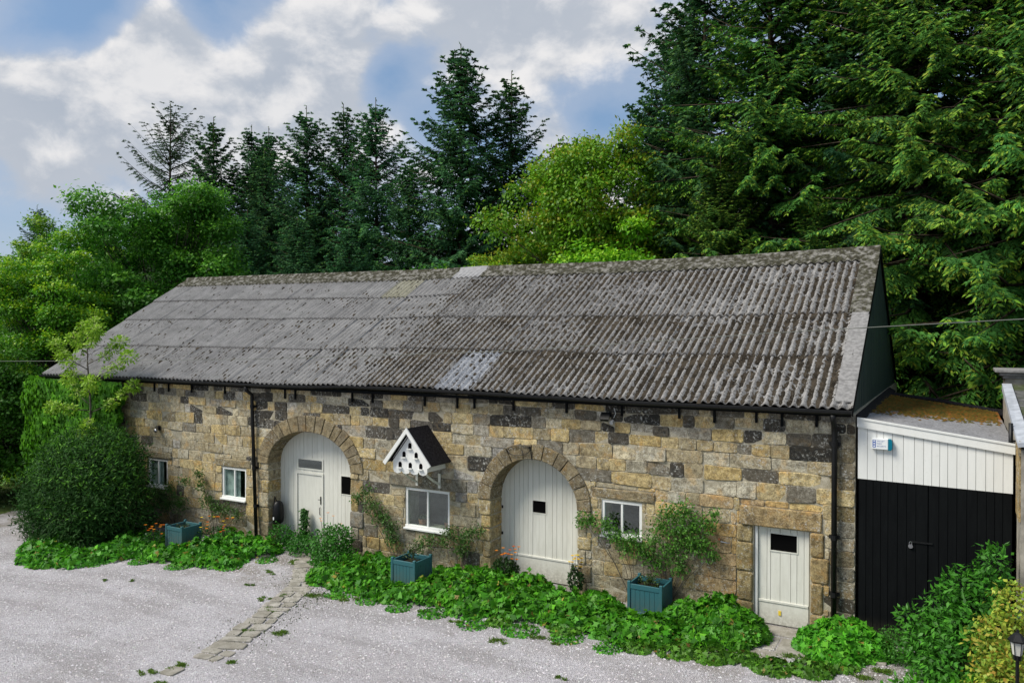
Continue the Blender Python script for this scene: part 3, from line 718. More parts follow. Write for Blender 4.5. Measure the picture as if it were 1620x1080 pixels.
def roof_moss():
    n = 30000
    u = RG.random((n*4, 4)); x = -26+u[:, 0]*26.3; y = -.2+u[:, 1]*5.4
    dens = np.where(x > -11.5, 1., .06 + .10*(x > -14)) * np.interp(y, [-.2, 1.2, 3, 5.3], [1, .85, .45, .35])
    pat = .35+.65*(np.sin(x*1.3+y*.7)*np.sin(y*2.1-x*.4) > -.15); pat *= np.where((x > -9.2) & (x < -8.05) & (y < 1.3), .12, 1)
    k = (u[:, 2] < dens*pat*1.0); x, y = x[k][:n], y[k][:n]; n = len(x)
    w = 1.0664; c = np.floor((x+26.2)/w); xl = (x+26.2)-c*w; ph = np.round(xl/.18-.5)+.5; x2 = -26.2+c*w+ph*.18*w/1.08+RG.normal(0, .046, n); x2 = x2.clip(-26.1, .1)
    z = np.array([rz(a, b_) for a, b_ in zip(x2, y)])+.02; s = .016+.05*RG.random(n)**2.2
    base = np.array([(1, 0, 0), (.4, .9, 0), (-.6, .8, 0), (-1, -.1, 0), (-.4, -.9, 0), (.6, -.8, 0), (.1, 0, .75)]); V = base[None]*(.65+.7*RG.random((n, 7, 1)))*s[:, None, None]
    V[..., 1] *= 1.3; V[..., 2] += V[..., 1]*SL
    V += np.stack([x2, y, z], -1)[:, None]
    f = np.array([(i, (i+1) % 6, 6) for i in range(6)]); F = (f[None]+np.arange(n)[:, None, None]*7).reshape(-1, 3)
    o = link(bpy.data.objects.new('moss', fast_mesh('moss', V.reshape(-1, 3), F, 'moss', smooth=True)), barn); o.matrix_parent_inverse = inv(barn); o['kind'] = 'stuff'
    return o
roof_moss()

# ---- windows and doors of the barn
def window(x0, x1, z0, z1, label=None):
    y = .035; t = .065
    fr = MB(); fr.box(x0, x1, y-.02, y+.06, z1-t, z1); fr.box(x0, x1, y-.05, y+.06, z0, z0+t*.9)
    fr.box(x0, x0+t, y-.018, y+.06, z0+t*.9+.001, z1-t-.001); fr.box(x1-t, x1, y-.018, y+.06, z0+t*.9+.001, z1-t-.001)
    o = fr.build('window', 'white_paint', barn, bevel=.004); iv = inv(barn)
    if label: o['label'] = label
    xm = (x0+x1)/2; q = MB().box(xm-.025, xm+.025, y-.012, y+.05, z0+t*.9+.001, z1-t-.001).build('mullion', 'white_paint', o, False, bevel=.004); pass
    for a, c in ((x0+t, xm-.025), (xm+.025, x1-t)):
        q = MB().box(a, c, y+.02, y+.026, z0+t*.9, z1-t).build('pane', 'glass', o, False); pass
    q = MB().box(x0-.02, x1+.02, -.075, .02, z0-.05, z0-.002).build('sill', 'white_paint', o, False, bevel=.005); pass
for i, w_ in enumerate(WIN):
    window(*w_)
    for a, c, f in () if i > 1 else ((w_[0]+.03, (w_[0]+w_[1])/2-.02, 1), ((w_[0]+w_[1])/2+.0, w_[1]-.03, .35)):
        MB().box(a, a+(c-a)*f, .10, .112, w_[2]+.05, w_[3]-.04).build('window_blind', 'blind', barn)
def plank_door(name, x0, x1, top, z0, y, wb, hole=None, rail=None, skip=None, label=None, par=None):
    """vertical boards between x0 and x1 up to the curve top(x); hole=(xa,xb,za,zb)"""
    iv = inv(barn); back = MB(); n = 20
    pts = [(x0, z0), (x1, z0)]+[(x1+(x0-x1)*k/n, top(x1+(x0-x1)*k/n)) for k in range(n+1)]
    o = back.prism(pts, y+.04, y+.07).build(name, 'void', barn)
    if label: o['label'] = label
    x = x0
    while x < x1-.02:
        w = wb*random.uniform(.75, 1.3); xe = min(x+w, x1)
        if x1-xe < .05: xe = x1
        segs = [(z0, None)]
        if hole and xe > hole[0]+.02 and x < hole[1]-.02:
            if x < hole[0]: xe = hole[0]
            elif xe > hole[1]: xe = hole[1] if hole[1]-x > .03 else xe
            if x >= hole[0]-.001 and xe <= hole[1]+.001: segs = [(z0, hole[2]), (hole[3], None)]
        if skip and xe > skip[0]+.02 and x < skip[1]-.02:
            if x < skip[0]: xe = skip[0]
            elif xe > skip[1]: xe = skip[1] if skip[1]-x > .03 else xe
            if x >= skip[0]-.001 and xe <= skip[1]+.001: segs = [(skip[3], None)] 
        for a, b_ in segs:
            m = MB(); g = .0035; ya = y+random.uniform(-.003, .003); xa, xb = x+g, xe-g
            if b_ is None:
                P = [(xa, a), (xb, a), (xb, top(xb)), ((xa+xb)/2, top((xa+xb)/2)), (xa, top(xa))]
            else: P = [(xa, a), (xb, a), (xb, b_), (xa, b_)]
            if P[2][1] <= a+.03: continue
            q = m.prism(P, ya, y+.038, .004).build('plank', 'cream_paint', o, False); pass
        x = xe
    if hole:
        a, b_, c, d = hole; m = MB(); e = .02
        m.box(a-e, b_+e, y-.012, y+.01, d, d+e); m.box(a-e, b_+e, y-.012, y+.01, c-e, c); m.box(a-e, a, y-.012, y+.01, c, d); m.box(b_, b_+e, y-.012, y+.01, c, d)
        q = m.build('hatch_frame', 'cream_paint' if name != 'hatch' else 'black_iron', o, False); pass
        q = MB().box(a, b_, y+.015, y+.02, c, d).build('hatch', 'void', o, False); pass
    if rail:
        q = MB().box(x0+.01, x1-.01, y-.03, y-.004, rail, rail+.05).build('rail', 'cream_paint', o, False, bevel=.006); pass
        q = MB().box(x0+.01, x1-.01, y-.014, y-.0045, z0+.02, rail-.001).build('kick_board', 'cream_paint', o, False); pass
    return o
def doors():
    iv = inv(barn); A = ARCH[0]
    top = lambda A, gr=.03: (lambda x: A['zs'] if abs(x-A['xc']) >= A['a']+gr else A['zs']+(A['b']+gr)*math.sqrt(1-((x-A['xc'])/(A['a']+gr))**2))
    o = plank_door('arched_door', A['xc']-A['a']-.02, A['xc']+A['a']+.02, top(A), -.23, A['dep'], .17, hole=(-12.84, -12.45, 1.38, 1.88), rail=None, skip=(-14.57, -13.50, -.3, 1.88), label='wide arched boarded door with a small wicket door and glass fanlight')
    y = A['dep']
    m = MB(); m.box(-14.57, -14.50, y-.03, y+.02, -.22, 1.88); m.box(-13.55, -13.50, y-.03, y+.02, -.22, 1.88); m.box(-14.50, -13.55, y-.03, y+.02, 1.82, 1.88)
    q = m.build('wicket_frame', 'cream_paint', o, False); pass
    q = MB().box(-14.49, -13.56, y-.004, y+.03, -.2, 1.81).build('wicket_door', 'cream_paint', o, False, bevel=.004); pass
    for a, c in ((-15.17, -14.575), (-13.495, -12.1)):
        q = MB().box(a, c, y-.03, y-.004, .08, .13).build('rail', 'cream_paint', o, False); pass
    q = MB().box(-14.49, -13.56, y-.03, y-.006, .06, .11).build('rail', 'cream_paint', o, False); pass
    q = MB().box(-14.47, -13.55, y-.012, y-.004, 1.99, 2.24).build('fanlight', 'glass', o, False); pass
    m = MB(); m.box(-14.52, -13.50, y-.02, y-.0045, 1.95, 1.99); m.box(-14.52, -13.50, y-.02, y-.0045, 2.24, 2.28); m.box(-14.52, -14.47, y-.02, y-.0045, 1.99, 2.24); m.box(-13.55, -13.50, y-.02, y-.0045, 1.99, 2.24)
    q = m.build('fanlight_frame', 'cream_paint', o, False); pass
    m = MB(); m.box(-14.47, -13.55, y-.0038, y-.002, 1.99, 2.24); q = m.build('fanlight_back', 'void', o, False); pass
    m = MB(); m.box(-13.62, -13.59, y-.02, y-.003, 1.0, 1.22); m.tube([(-13.60, y-.02, 1.14), (-13.60, y-.06, 1.14), (-13.66, y-.065, 1.14)], .009, 6); m.tube([(-13.605, y-.03, .92), (-13.605, y-.05, .90), (-13.605, y-.05, .72), (-13.605, y-.03, .70)], .012, 6)
    q = m.build('handle', 'black_iron', o, False); pass
    A = ARCH[1]
    o = plank_door('arched_door', A['xc']-A['a']-.02, A['xc']+A['a']+.02, top(A), -.1, A['dep'], .15, hole=(-6.77, -6.41, 1.54, 1.83), rail=.44, label='arched boarded door with one small square black hatch')
    for z in (.9, 1.55):
        q = MB().box(-7.64, -7.60, A['dep']-.02, A['dep']-.004, z, z+.07).build('hinge', 'black_iron', o, False); pass
    o = plank_door('side_door', DOOR[0]+.07, DOOR[1]-.02, lambda x: 1.955, .0, .08, .16, hole=(-1.09, -.58, 1.50, 1.84), rail=.44, label='narrow flat topped boarded door with black rectangular hatch')
    q = MB().box(-.93, -.88, .05, .064, .21, .30).build('sticker', 'yellow_sticker', o, False); pass
    m = MB(); m.box(DOOR[0]+.01, DOOR[0]+.065, .03, .16, -.02, 1.965); q = m.build('door_frame', 'white_paint', o, False); pass
doors()
# room behind the middle window with its two pots on the inner sill
def interior():
    m = MB(); m.box(-11.2, -8, 2.4, 2.45, -.1, 3.0); m.box(-10.3, -9.78, 1.2, 1.24, .6, 2.4); m.box(-11, -8.3, .12, .5, .80, .86); q = m.build('inner_wall', 'room', barn)
    for x, r_, cat, lab in ((-9.88, .12, 'plant pot', 'terracotta pot inside the middle window, at left'), (-9.08, .11, 'plant pot', 'orange pot inside the middle window, at right')):
        p = MB(); p.tube([(x, .26, .862), (x, .26, 1.06)], r_*.7, 10, r_); o = thing('plant_pot', lab, cat, (x, .26, .862)); p.build('pot', 'terracotta', o)
        n = 60; D = rnd3(n); D[:, 2] = abs(D[:, 2]); leaf_obj('foliage', leaves(np.array([[x, .26, 1.06]])+D*.05*RG.random((n, 1)), D, rnd3(n), .12, .05, cmix(n, (.05, .11, .03), (.1, .16, .04))), 'leaves', o)
interior()

# ------------------------------------------------------------------ fittings on the barn
def birdhouse():
    o = thing('dovecote', 'white gabled dovecote with black roof bracketed to the wall above the middle window', 'dovecote', (-9.5, -.45, 2.4))
    yf = -.80; apex = (-9.52, 3.52); L, Rt = (-10.04, 2.42), (-8.95, 2.42); zs = 2.72
    # front wall, scalloped foot, flat pigeon hole arches with their inner shade painted black
    pts = [(-10.02, 2.50), (-8.98, 2.50), (-8.98, 2.78), apex, (-10.02, 2.78)]
    pts[3] = (apex[0], apex[1]-.08)
    m = MB(); m.prism(pts, yf, yf+.03); f = m.build('front', 'white_paint', o)
    for k in range(4):
        a = -10.02+k*.26; MB().prism([(a, 2.50), (a+.03, 2.44), (a+.13, 2.41), (a+.23, 2.44), (a+.26, 2.50)], yf, yf+.03).build('scallop', 'white_paint', o)
    for (x, z) in ((-9.50, 3.05), (-9.68, 2.83), (-9.31, 2.83), (-9.80, 2.57), (-9.49, 2.57), (-9.17, 2.57)):
        m = MB(); w, h = .05, .09; ps = [(x-w, z), (x+w, z), (x+w, z+h)]+[(x+w*cos(t), z+h+w*sin(t)) for t in (pi*.25, pi*.5, pi*.75)]+[(x-w, z+h)]
        m.prism(ps, yf-.004, yf+.001); q = m.build('pigeon_hole', 'void', f, False); pass
        m = MB(); m.box(x-.07, x+.07, yf-.06, yf-.001, z-.022, z-.004); q = m.build('ledge', 'white_paint', f, False); pass
    MB().box(-10.02, -9.99, yf+.031, -.02, 2.50, 2.78).build('side', 'white_paint', o); MB().box(-9.01, -8.98, yf+.031, -.02, 2.50, 2.78).build('side', 'white_paint', o)
    MB().box(-9.99, -9.01, yf+.031, -.02, 2.50, 2.53).build('floor', 'white_paint', o)
    def slope(sg):
        ex = apex[0]+sg*.70; ez = 2.66; t = .035; nx, nz = (apex[1]-ez), abs(ex-apex[0]); l = math.hypot(nx, nz); ox, oz = sg*nx/l*t, nz/l*t
        P = [(apex[0], apex[1]), (ex, ez), (ex+ox, ez+oz), (apex[0], apex[1]+oz*1.6)]
        if sg > 0: P = P[::-1]
        MB().prism(P, yf-.10, -.03).build('roof_panel', 'felt', o)
        d = Vector((ex-apex[0], ez-apex[1])).normalized(); n = Vector((-sg*d.y, sg*d.x)) if 0 else Vector((-nx*sg/l, -nz/l)); a = Vector(apex)+Vector((0, .05)); e = Vector((ex, ez))+Vector((ox, oz))
        P = [a, e, e+n*.10, a-Vector((0, .14))]
        if sg > 0: P = P[::-1]
        MB().prism([tuple(p) for p in P], yf-.135, yf-.101).build('bargeboard', 'white_paint', o)
        # dark inner moulding line
        P = [a-Vector((0, .19)), e+n*.13-d*.1, e+n*.145-d*.1, a-Vector((0, .215))]
        if sg > 0: P = P[::-1]
        MB().prism([tuple(p) for p in P], yf-.012, yf-.001).build('moulding', 'black_paint', o)
    slope(-1); slope(1)
    for x in (-9.85, -9.15):
        m = MB(); m.tube([(x, -.06, 2.08), (x, -.30, 2.20), (x, -.55, 2.36), (x, -.68, 2.50)], .03, 6); m.box(x-.035, x+.035, -.055, -.03, 1.98, 2.35); m.build('bracket', 'cream_paint', o)
birdhouse()
def fittings():
    o = thing('floodlight', 'small black floodlight with sensor fixed under the gutter above the right window', 'floodlight', (-4.56, -.06, 4.0))
    MB().box(-4.62, -4.50, -.08, -.03, 4.02, 4.12).build('bracket', 'black_iron', o); m = MB(); m.v = [(-4.72, -.22, 3.98), (-4.50, -.22, 3.98), (-4.50, -.10, 4.12), (-4.72, -.10, 4.12), (-4.70, -.18, 3.93), (-4.52, -.18, 3.93), (-4.52, -.06, 4.07), (-4.70, -.06, 4.07)]
    m.f = [(0, 1, 2, 3), (7, 6, 5, 4), (0, 4, 5, 1), (1, 5, 6, 2), (2, 6, 7, 3), (3, 7, 4, 0)]; m.build('housing', 'black_iron', o)
    m = MB(); m.tube([(-4.46, -.08, 3.93), (-4.46, -.16, 3.90)], .045, 8); m.build('sensor', 'grey_plastic', o); m = MB(); m.tube([(-4.45, -.04, 4.0), (-4.40, -.045, 4.1), (-4.44, -.045, 4.22)], .006, 5); m.build('wire', 'sign_white', o)
    o = thing('wall_lamp', 'small grey bulkhead lamp above the leftmost window of the barn', 'lamp', (-20.05, -.05, 2.8))
    MB().box(-20.15, -20.02, -.07, -.03, 2.78, 2.92).build('back_plate', 'black_iron', o); m = MB(); m.tube([(-20.12, -.10, 2.86), (-20.02, -.20, 2.80), (-19.95, -.26, 2.77)], .07, 10, .05); m.build('lamp_head', 'steel', o, smooth=True)
    # oval iron hoop hanging from a nail over the second arch
    o = thing('iron_hoop', 'rusty oval iron hoop hanging on the keystone of the arch with the square hatch', 'hoop', (-6.6, -.08, 3.2))
    m = MB(); m.tube([(-6.84+.30*cos(t), -.085, 3.11+.12*sin(t)+.03*cos(t)) for t in np.linspace(0, 2*pi, 25)], .009, 5); m.build('hoop', 'black_iron', o)
    m = MB(); m.tube([(-6.55, -.03, 3.20), (-6.55, -.12, 3.20)], .02, 6); m.tube([(-6.55, -.05, 3.2), (-6.52, -.05, 3.0), (-6.50, -.05, 2.9)], .012, 5); m.build('hook', 'black_iron', o)
    o = thing('wall_bracket', 'small metal hook bracket on the ochre stones left of the narrow door', 'bracket', (-1.98, -.05, 1.57))
    m = MB(); m.tube([(-2.08, -.04, 1.60), (-2.05, -.09, 1.58), (-1.92, -.10, 1.57), (-1.88, -.06, 1.57)], .012, 6); m.build('bar', 'steel', o); m = MB(); m.tube([(-2.09, -.05, 1.62), (-2.09, -.10, 1.62)], .025, 8); m.build('stud', 'terracotta', o)
    # black letter box / bag on the left jamb of the first arch
    o = thing('hanging_bag', 'black rounded bag hanging on the jamb left of the wicket door', 'bag', (-15.10, .2, .35))
    def lathe(cx, cy, z0, prof, ax, ay, n=14):
        m = MB(); 
        for r_, z in prof:
            for j in range(n): m.v.append((cx+ax*r_*cos(2*pi*j/n), cy+ay*r_*sin(2*pi*j/n), z0+z))
        for k in range(len(prof)-1):
            for j in range(n): a, b_ = k*n+j, k*n+(j+1) % n; m.f.append((a, b_, b_+n, a+n))
        m.f.append(tuple(reversed(range(n)))); m.f.append(tuple((len(prof)-1)*n+j for j in range(n))); return m
    lathe(-15.02, .18, .34, [(.4, 0), (.85, .03), (1, .15), (1, .35), (.92, .52), (.7, .62), (.3, .67)], .15, .17).build('body', 'black_iron', o, smooth=True)
    m = MB(); m.tube([(-15.1, .1, .9), (-15.14, .16, 1.12), (-15.1, .24, .9)], .018, 6); m.build('strap', 'black_iron', o); MB().box(-15.04, -15.0, -.006, .004, .48, .56).build('label_tag', 'sign_white', o)
fittings()

# ------------------------------------------------------------------ lean-to shed
def lean_to():
    o = thing('lean_to_shed', 'lean-to shed with cream boards over black double doors beside the barn', 'shed', (1.8, 1, 0))
    x0, x1 = .53, 3.04; zt = lambda x: 4.22-(x-.54)*.135; zb = lambda x: 3.10-.018*(x-.54)
    x = x0; y = .02
    while x < x1-.01:
        xe = min(x+random.uniform(.11, .20), x1); 
        if x1-xe < .05: xe = x1
        a, c = x+.003, xe-.003; MB().prism([(a, zb(a)), (c, zb(c)), (c, zt(c)-.01), (a, zt(a)-.01)], y+random.uniform(0, .004), y+.03, .004).build('board', 'white_paint', o); x = xe
    P = lambda o0, o1: [(x0-.01, zt(x0)-o1), (x1+.03, zt(x1)-o1), (x1+.03, zt(x1)-o0), (x0-.01, zt(x0)-o0)]
    MB().prism(P(-.02, .13), -.02, .018, .004).build('fascia', 'white_paint', o); MB().prism(P(-.055, -.022), -.035, .05, .004).build('fascia_cap', 'white_paint', o)
    MB().prism([(x0, -.1), (x1, -.1), (x1, zt(x1)-.02), (x0, zt(x0)-.02)], .055, .07).build('backing', 'void', o)
    for i, (a, b_) in enumerate(((x0+.02, 1.72), (1.73, x1-.01))):
        d = MB().prism([(a, .02), (b_, .02), (b_, zb(b_)-.01), (a, zb(a)-.01)], .052, .055).build('door', 'black_paint', o); x = a
        while x < b_-.02:
            xe = min(x+random.uniform(.12, .17), b_)
            if b_-xe < .05: xe = b_
            q = MB().prism([(x+.004, .02), (xe-.004, .02), (xe-.004, zb(xe)-.012), (x+.004, zb(x)-.012)], .025+random.uniform(0, .006), .052, .005).build('plank', 'black_paint', d, False); pass; x = xe
    m = MB(); m.box(1.44, 1.80, .008, .022, 2.0, 2.03); m.build('hasp', 'black_iron', o)
    m = MB(); m.tube([(1.44, -.005, 1.93), (1.44, .02, 1.93)], .04, 12); m.tube([(1.42, .008, 1.95), (1.42, .008, 2.0), (1.44, .008, 2.02), (1.46, .008, 2.0), (1.46, .008, 1.95)], .008, 6); m.build('padlock', 'steel', o)
    # side walls, rear
    MB().box(x1-.05, x1, .08, 8.5, -.1, 3.55).build('side_wall', 'mortar', o); MB().box(.56, 2.98, 8.4, 8.5, -.1, 3.6).build('back_wall', 'mortar', o)
    def slab(name, mat, xa, xb, ya, yb, lift, dz=0):
        m = MB(); nx, ny = 10, 24; zz = lambda x, y: zt(x)+.035+lift+.008*sin(y*5+x*3)-.012*sin(x*8)*sin(y*2)
        for j in range(ny+1):
            for i in range(nx+1): xx, yy = xa+(xb-xa)*i/nx, ya+(yb-ya)*j/ny; m.v.append((xx, yy, zz(xx, yy)))
        n = nx+1
        for j in range(ny):
            for i in range(nx): a = j*n+i; m.f.append((a, a+1, a+n+1, a+n))
        B = len(m.v); m.v += [(v[0], v[1], v[2]-.03) for v in m.v[:B]]
        m.f += [tuple(B+k for k in reversed(f)) for f in m.f[:]]
        for i in range(nx): m.f.append((i, B+i, B+i+1, i+1))
        m.build(name, mat, o, smooth=False)
    slab('roof', 'felt_roof', x0-.04, x1+.02, .05, 6.9, 0); slab('roof', 'felt', x0-.04, x1+.6, 6.9, 8.6, -.05)
    m = MB()
    for i in range(3): m.tube([(x0, 6.95+i*.3, zt(x0)+.05), (1.8, 6.9+i*.3, zt(1.8)+.07), (3.0, 6.85+i*.25, zt(3.0)+.04)], .03, 6)
    m.build('roof_batten', 'felt', o)
    # lead flashing against the barn gable
    m = MB(); m.v = [(x0-.05, .0, 4.32), (x0-.05, 8.6, 4.36), (x0+.12, 8.6, 4.26), (x0+.12, .05, 4.24)]; m.f = [(3, 2, 1, 0)]; m.v += [(x-.0, y, z-.015) for x, y, z in m.v[:4]]; m.f.append((4, 5, 6, 7)); m.build('flashing', 'felt', o)
    # moss cushions on the felt
    n = 3800; u = RG.random((n, 2)); xx = x0+u[:, 0]*2.45; yy = .9+xx*.9+5.6*RG.random(n)**.9+RG.normal(0, .35, n); kk = yy < 6.8; xx = xx[kk]; yy = yy[kk].clip(.2, 6.8); n = len(xx); zz = 4.22-(xx-.54)*.135+.04; s = .02+.035*RG.random(n)
    base = np.array([(1, 0, 0), (.4, .9, 0), (-.6, .8, 0), (-1, -.1, 0), (-.4, -.9, 0), (.6, -.8, 0), (.1, 0, .55)]); V = base[None]*(.65+.7*RG.random((n, 7, 1)))*s[:, None, None]+np.stack([xx, yy, zz], -1)[:, None]
    f = np.array([(i, (i+1) % 6, 6) for i in range(6)]); F = (f[None]+np.arange(n)[:, None, None]*7).reshape(-1, 3); C = cmix(n, (.13, .10, .02), (.27, .10, .02), (.09, .09, .02))
    q = link(bpy.data.objects.new('moss', fast_mesh('moss', V.reshape(-1, 3), F, 'petals', np.repeat(C, 7, 0))), o); q.matrix_parent_inverse = inv(o); q['kind'] = 'stuff'
    # alarm box
    a = thing('alarm_box', 'white alarm box with teal end and blue lettering on cream boards', 'alarm box', (.96, 0, 3.8))
    MB().prism([(.78, 3.70), (1.06, 3.695), (1.06, 3.895), (.78, 3.90)], -.06, .018, .008).build('casing', 'sign_white', a)
    MB().prism([(1.062, 3.685), (1.11, 3.685), (1.13, 3.72), (1.13, 3.86), (1.11, 3.895), (1.062, 3.895)], -.07, .018, .006).build('end_cap', 'sign_teal', a)
    m = MB(); m.box(.795, .85, -.0615, -.0605, 3.73, 3.87); bl = m.build('emblem', 'sign_blue', a)
    for z in (3.742, 3.789, 3.836): q = MB().box(.808, .838, -.0625, -.0618, z, z+.026).build('emblem_square', 'sign_white', bl, False); pass
    for j, (t, z, s) in enumerate((('VALLEY', 3.838, .040), ('FARM', 3.792, .036), ('SECURITY', 3.744, .036))):
        c = bpy.data.curves.new('lettering', 'FONT'); c.body = t; c.size = s; c.extrude = .0006; ob = bpy.data.objects.new('lettering', c); COL.objects.link(ob)
        ob.location = (.865, -.0615, z); ob.rotation_euler = (pi/2, 0, 0); ob.parent = a; ob.matrix_parent_inverse = inv(a); c.materials.append(M['ink']); dg = bpy.context.evaluated_depsgraph_get(); me = bpy.data.meshes.new_from_object(ob.evaluated_get(dg)); o2 = bpy.data.objects.new('lettering', me); COL.objects.link(o2); o2.parent = a; o2.matrix_parent_inverse = inv(a); o2.location = ob.location; o2.rotation_euler = ob.rotation_euler; bpy.data.objects.remove(ob)
lean_to()
def neighbour():
    o = thing('neighbouring_house', 'stone house at the right edge with mossy slates and pale verge', 'house', (4, 0, 0))
    x = 3.10; zg = lambda y: 4.79+(y-4.32)*.110 if 0 else 4.80-(4.4-y)*.112
    # gable wall facing the shed; front part is rendered, upper band in yellow stone
    m = MB(); m.v = [(x, -.9, -.1), (x, 4.6, -.1), (x, 4.6, 4.62), (x, -.9, 3.95), (x+5, -.9, -.1), (x+5, 4.6, -.1), (x+5, 4.6, 4.62), (x+5, -.9, 3.95)]
    m.f = [(0, 3, 2, 1), (4, 5, 6, 7), (0, 4, 7, 3), (1, 2, 6, 5), (3, 7, 6, 2)]; m.build('wall', 'render_wall', o)
    z = 2.75
    while z < 3.9:
        y = -.9
        while y < -.02:
            ye = min(y+random.uniform(.3, .5), 0.); c = random.choice([(.46, .36, .18), (.44, .33, .16), (.38, .32, .2)])
            m = MB(); m.box(x-.02-random.uniform(0, .01), x-.001, y+.006, ye-.006, z+.006, z+.264); m.build('stone', 'stone', o, col=(*c, .2)); y = ye
        z += .27
    for k, y in enumerate(np.arange(-.9, 4.5, .3)):
        zz = lambda q: 4.04+(q+.9)*.122; m = MB(); m.v = [(x+.1, y, zz(y)+.02), (x+4, y, zz(y)+.02), (x+4, y+.34, zz(y+.34)+.012), (x+.1, y+.34, zz(y+.34)+.012)]; m.v += [(a, b_, c-.012) for a, b_, c in m.v[:4]]
        m.f = [(0, 1, 2, 3), (7, 6, 5, 4), (0, 4, 5, 1), (1, 5, 6, 2), (2, 6, 7, 3), (3, 7, 4, 0)]; m.build('slate_course', 'slate', o)
    m = MB(); m.v = [(x-.05, -1.0, 4.07), (x+.13, -1.0, 4.10), (x+.13, 4.5, 4.76), (x-.05, 4.5, 4.76), (x-.05, -1.0, 4.00), (x+.13, -1., 4.03), (x+.13, 4.5, 4.66), (x-.05, 4.5, 4.60)]
    m.f = [(0, 1, 2, 3), (7, 6, 5, 4), (0, 4, 5, 1), (1, 5, 6, 2), (2, 6, 7, 3), (3, 7, 4, 0)]; m.build('verge', 'lead', o)
    # chimney stack with a moulded cap behind
    m = MB(); m.box(x+.02, x+1.0, 4.7, 5.6, 3.9, 4.86); c = m.build('chimney', 'render_wall', o)
    for a, z0, z1 in ((.05, 4.862, 4.93), (.12, 4.931, 5.0), (.20, 5.001, 5.07)):
        q = MB().box(x+.02-a, x+1+a, 4.7-a, 5.6+a, z0, z1).build('chimney_cap', 'flashing', c, False, bevel=.01); pass
    # black pipe with brackets on the corner
    m = MB(); m.tube([(x-.09, .22, 4.28), (x-.09, .22, 3.42)], .035, 8); d = m.build('soil_pipe', 'black_iron', o, smooth=True)
    for z in (3.5, 3.7, 3.95, 4.15): q = MB().box(x-.09, x+.0, .20, .24, z, z+.03).build('pipe_clip', 'black_iron', d, False); pass
neighbour()
def cable():
    a, c = Vector((-60, -3, 4.9)), Vector((14, -3, 6.6)); pts = []
    xs = [-60, -40, -23.67, -18, -12.53, -9, -5.51, -3, -.68, 1.2, 3, 8, 14]; zs = [5.2, 4.95, 5.01, 5.12, 5.25, 5.38, 5.52, 5.69, 5.86, 5.97, 6.07, 6.4, 6.8]
    m = MB(); m.tube([(x, -3, z) for x, z in zip(xs, zs)], .007, 5); m.build('cable', 'cable'); tag(bpy.data.objects['cable'], 'thin grey overhead cable crossing in front of the barn roof', 'cable')
cable()

# ------------------------------------------------------------------ planters
def planter(x0, x1, y0, y1, zb, label):
    o = thing('planter', label, 'planter', ((x0+x1)/2, (y0+y1)/2, zb), 'teal wooden planters along the barn wall'); h = .70; pw = .065
    for x in (x0, x1-pw):
        for y in (y0, y1-pw):
            m = MB(); m.box(x, x+pw, y, y+pw, zb, zb+h+.05); m.build('post', 'teal_paint', o, bevel=.006)
    def side(ax, a0, a1, c):       # ax 0: panel along x at y=c ; 1: along y at x=c
        def bx(p0, p1, q0, q1, z0, z1): return MB().box(p0, p1, q0, q1, z0, z1) if ax == 0 else MB().box(q0, q1, p0, p1, z0, z1)
        bx(a0, a1, c-.004, c+.034, zb+h-.10, zb+h).build('rail', 'teal_paint', o, bevel=.004); bx(a0, a1, c-.004, c+.034, zb+.05, zb+.13).build('rail', 'teal_paint', o, bevel=.004)
        n = 6; w = (a1-a0)/n
        for k in range(n): bx(a0+k*w+.003, a0+(k+1)*w-.003, c+.008, c+.028, zb+.131, zb+h-.101).build('slat', 'teal_paint', o)
    side(0, x0+pw, x1-pw, y0+.012); side(0, x0+pw, x1-pw, y1-.046); side(1, y0+pw, y1-pw, x0+.012); side(1, y0+pw, y1-pw, x1-.046)
    MB().box(x0+.06, x1-.06, y0+.06, y1-.06, zb+.1, zb+h-.12).build('soil', 'soil', o)
    return (x0+x1)/2, (y0+y1)/2, zb+h-.12
PL = [planter(-17.42, -16.70, -1.80, -1.12, -.30, 'teal slatted planter among orange poppies near the dark shrub'),
      planter(-9.45, -8.74, -1.62, -.92, -.16, 'teal slatted planter standing below the dovecote and middle window'),
      planter(-3.82, -3.06, -.82, -.14, -.06, 'teal slatted planter with trailing plant below the big climbing rose')]

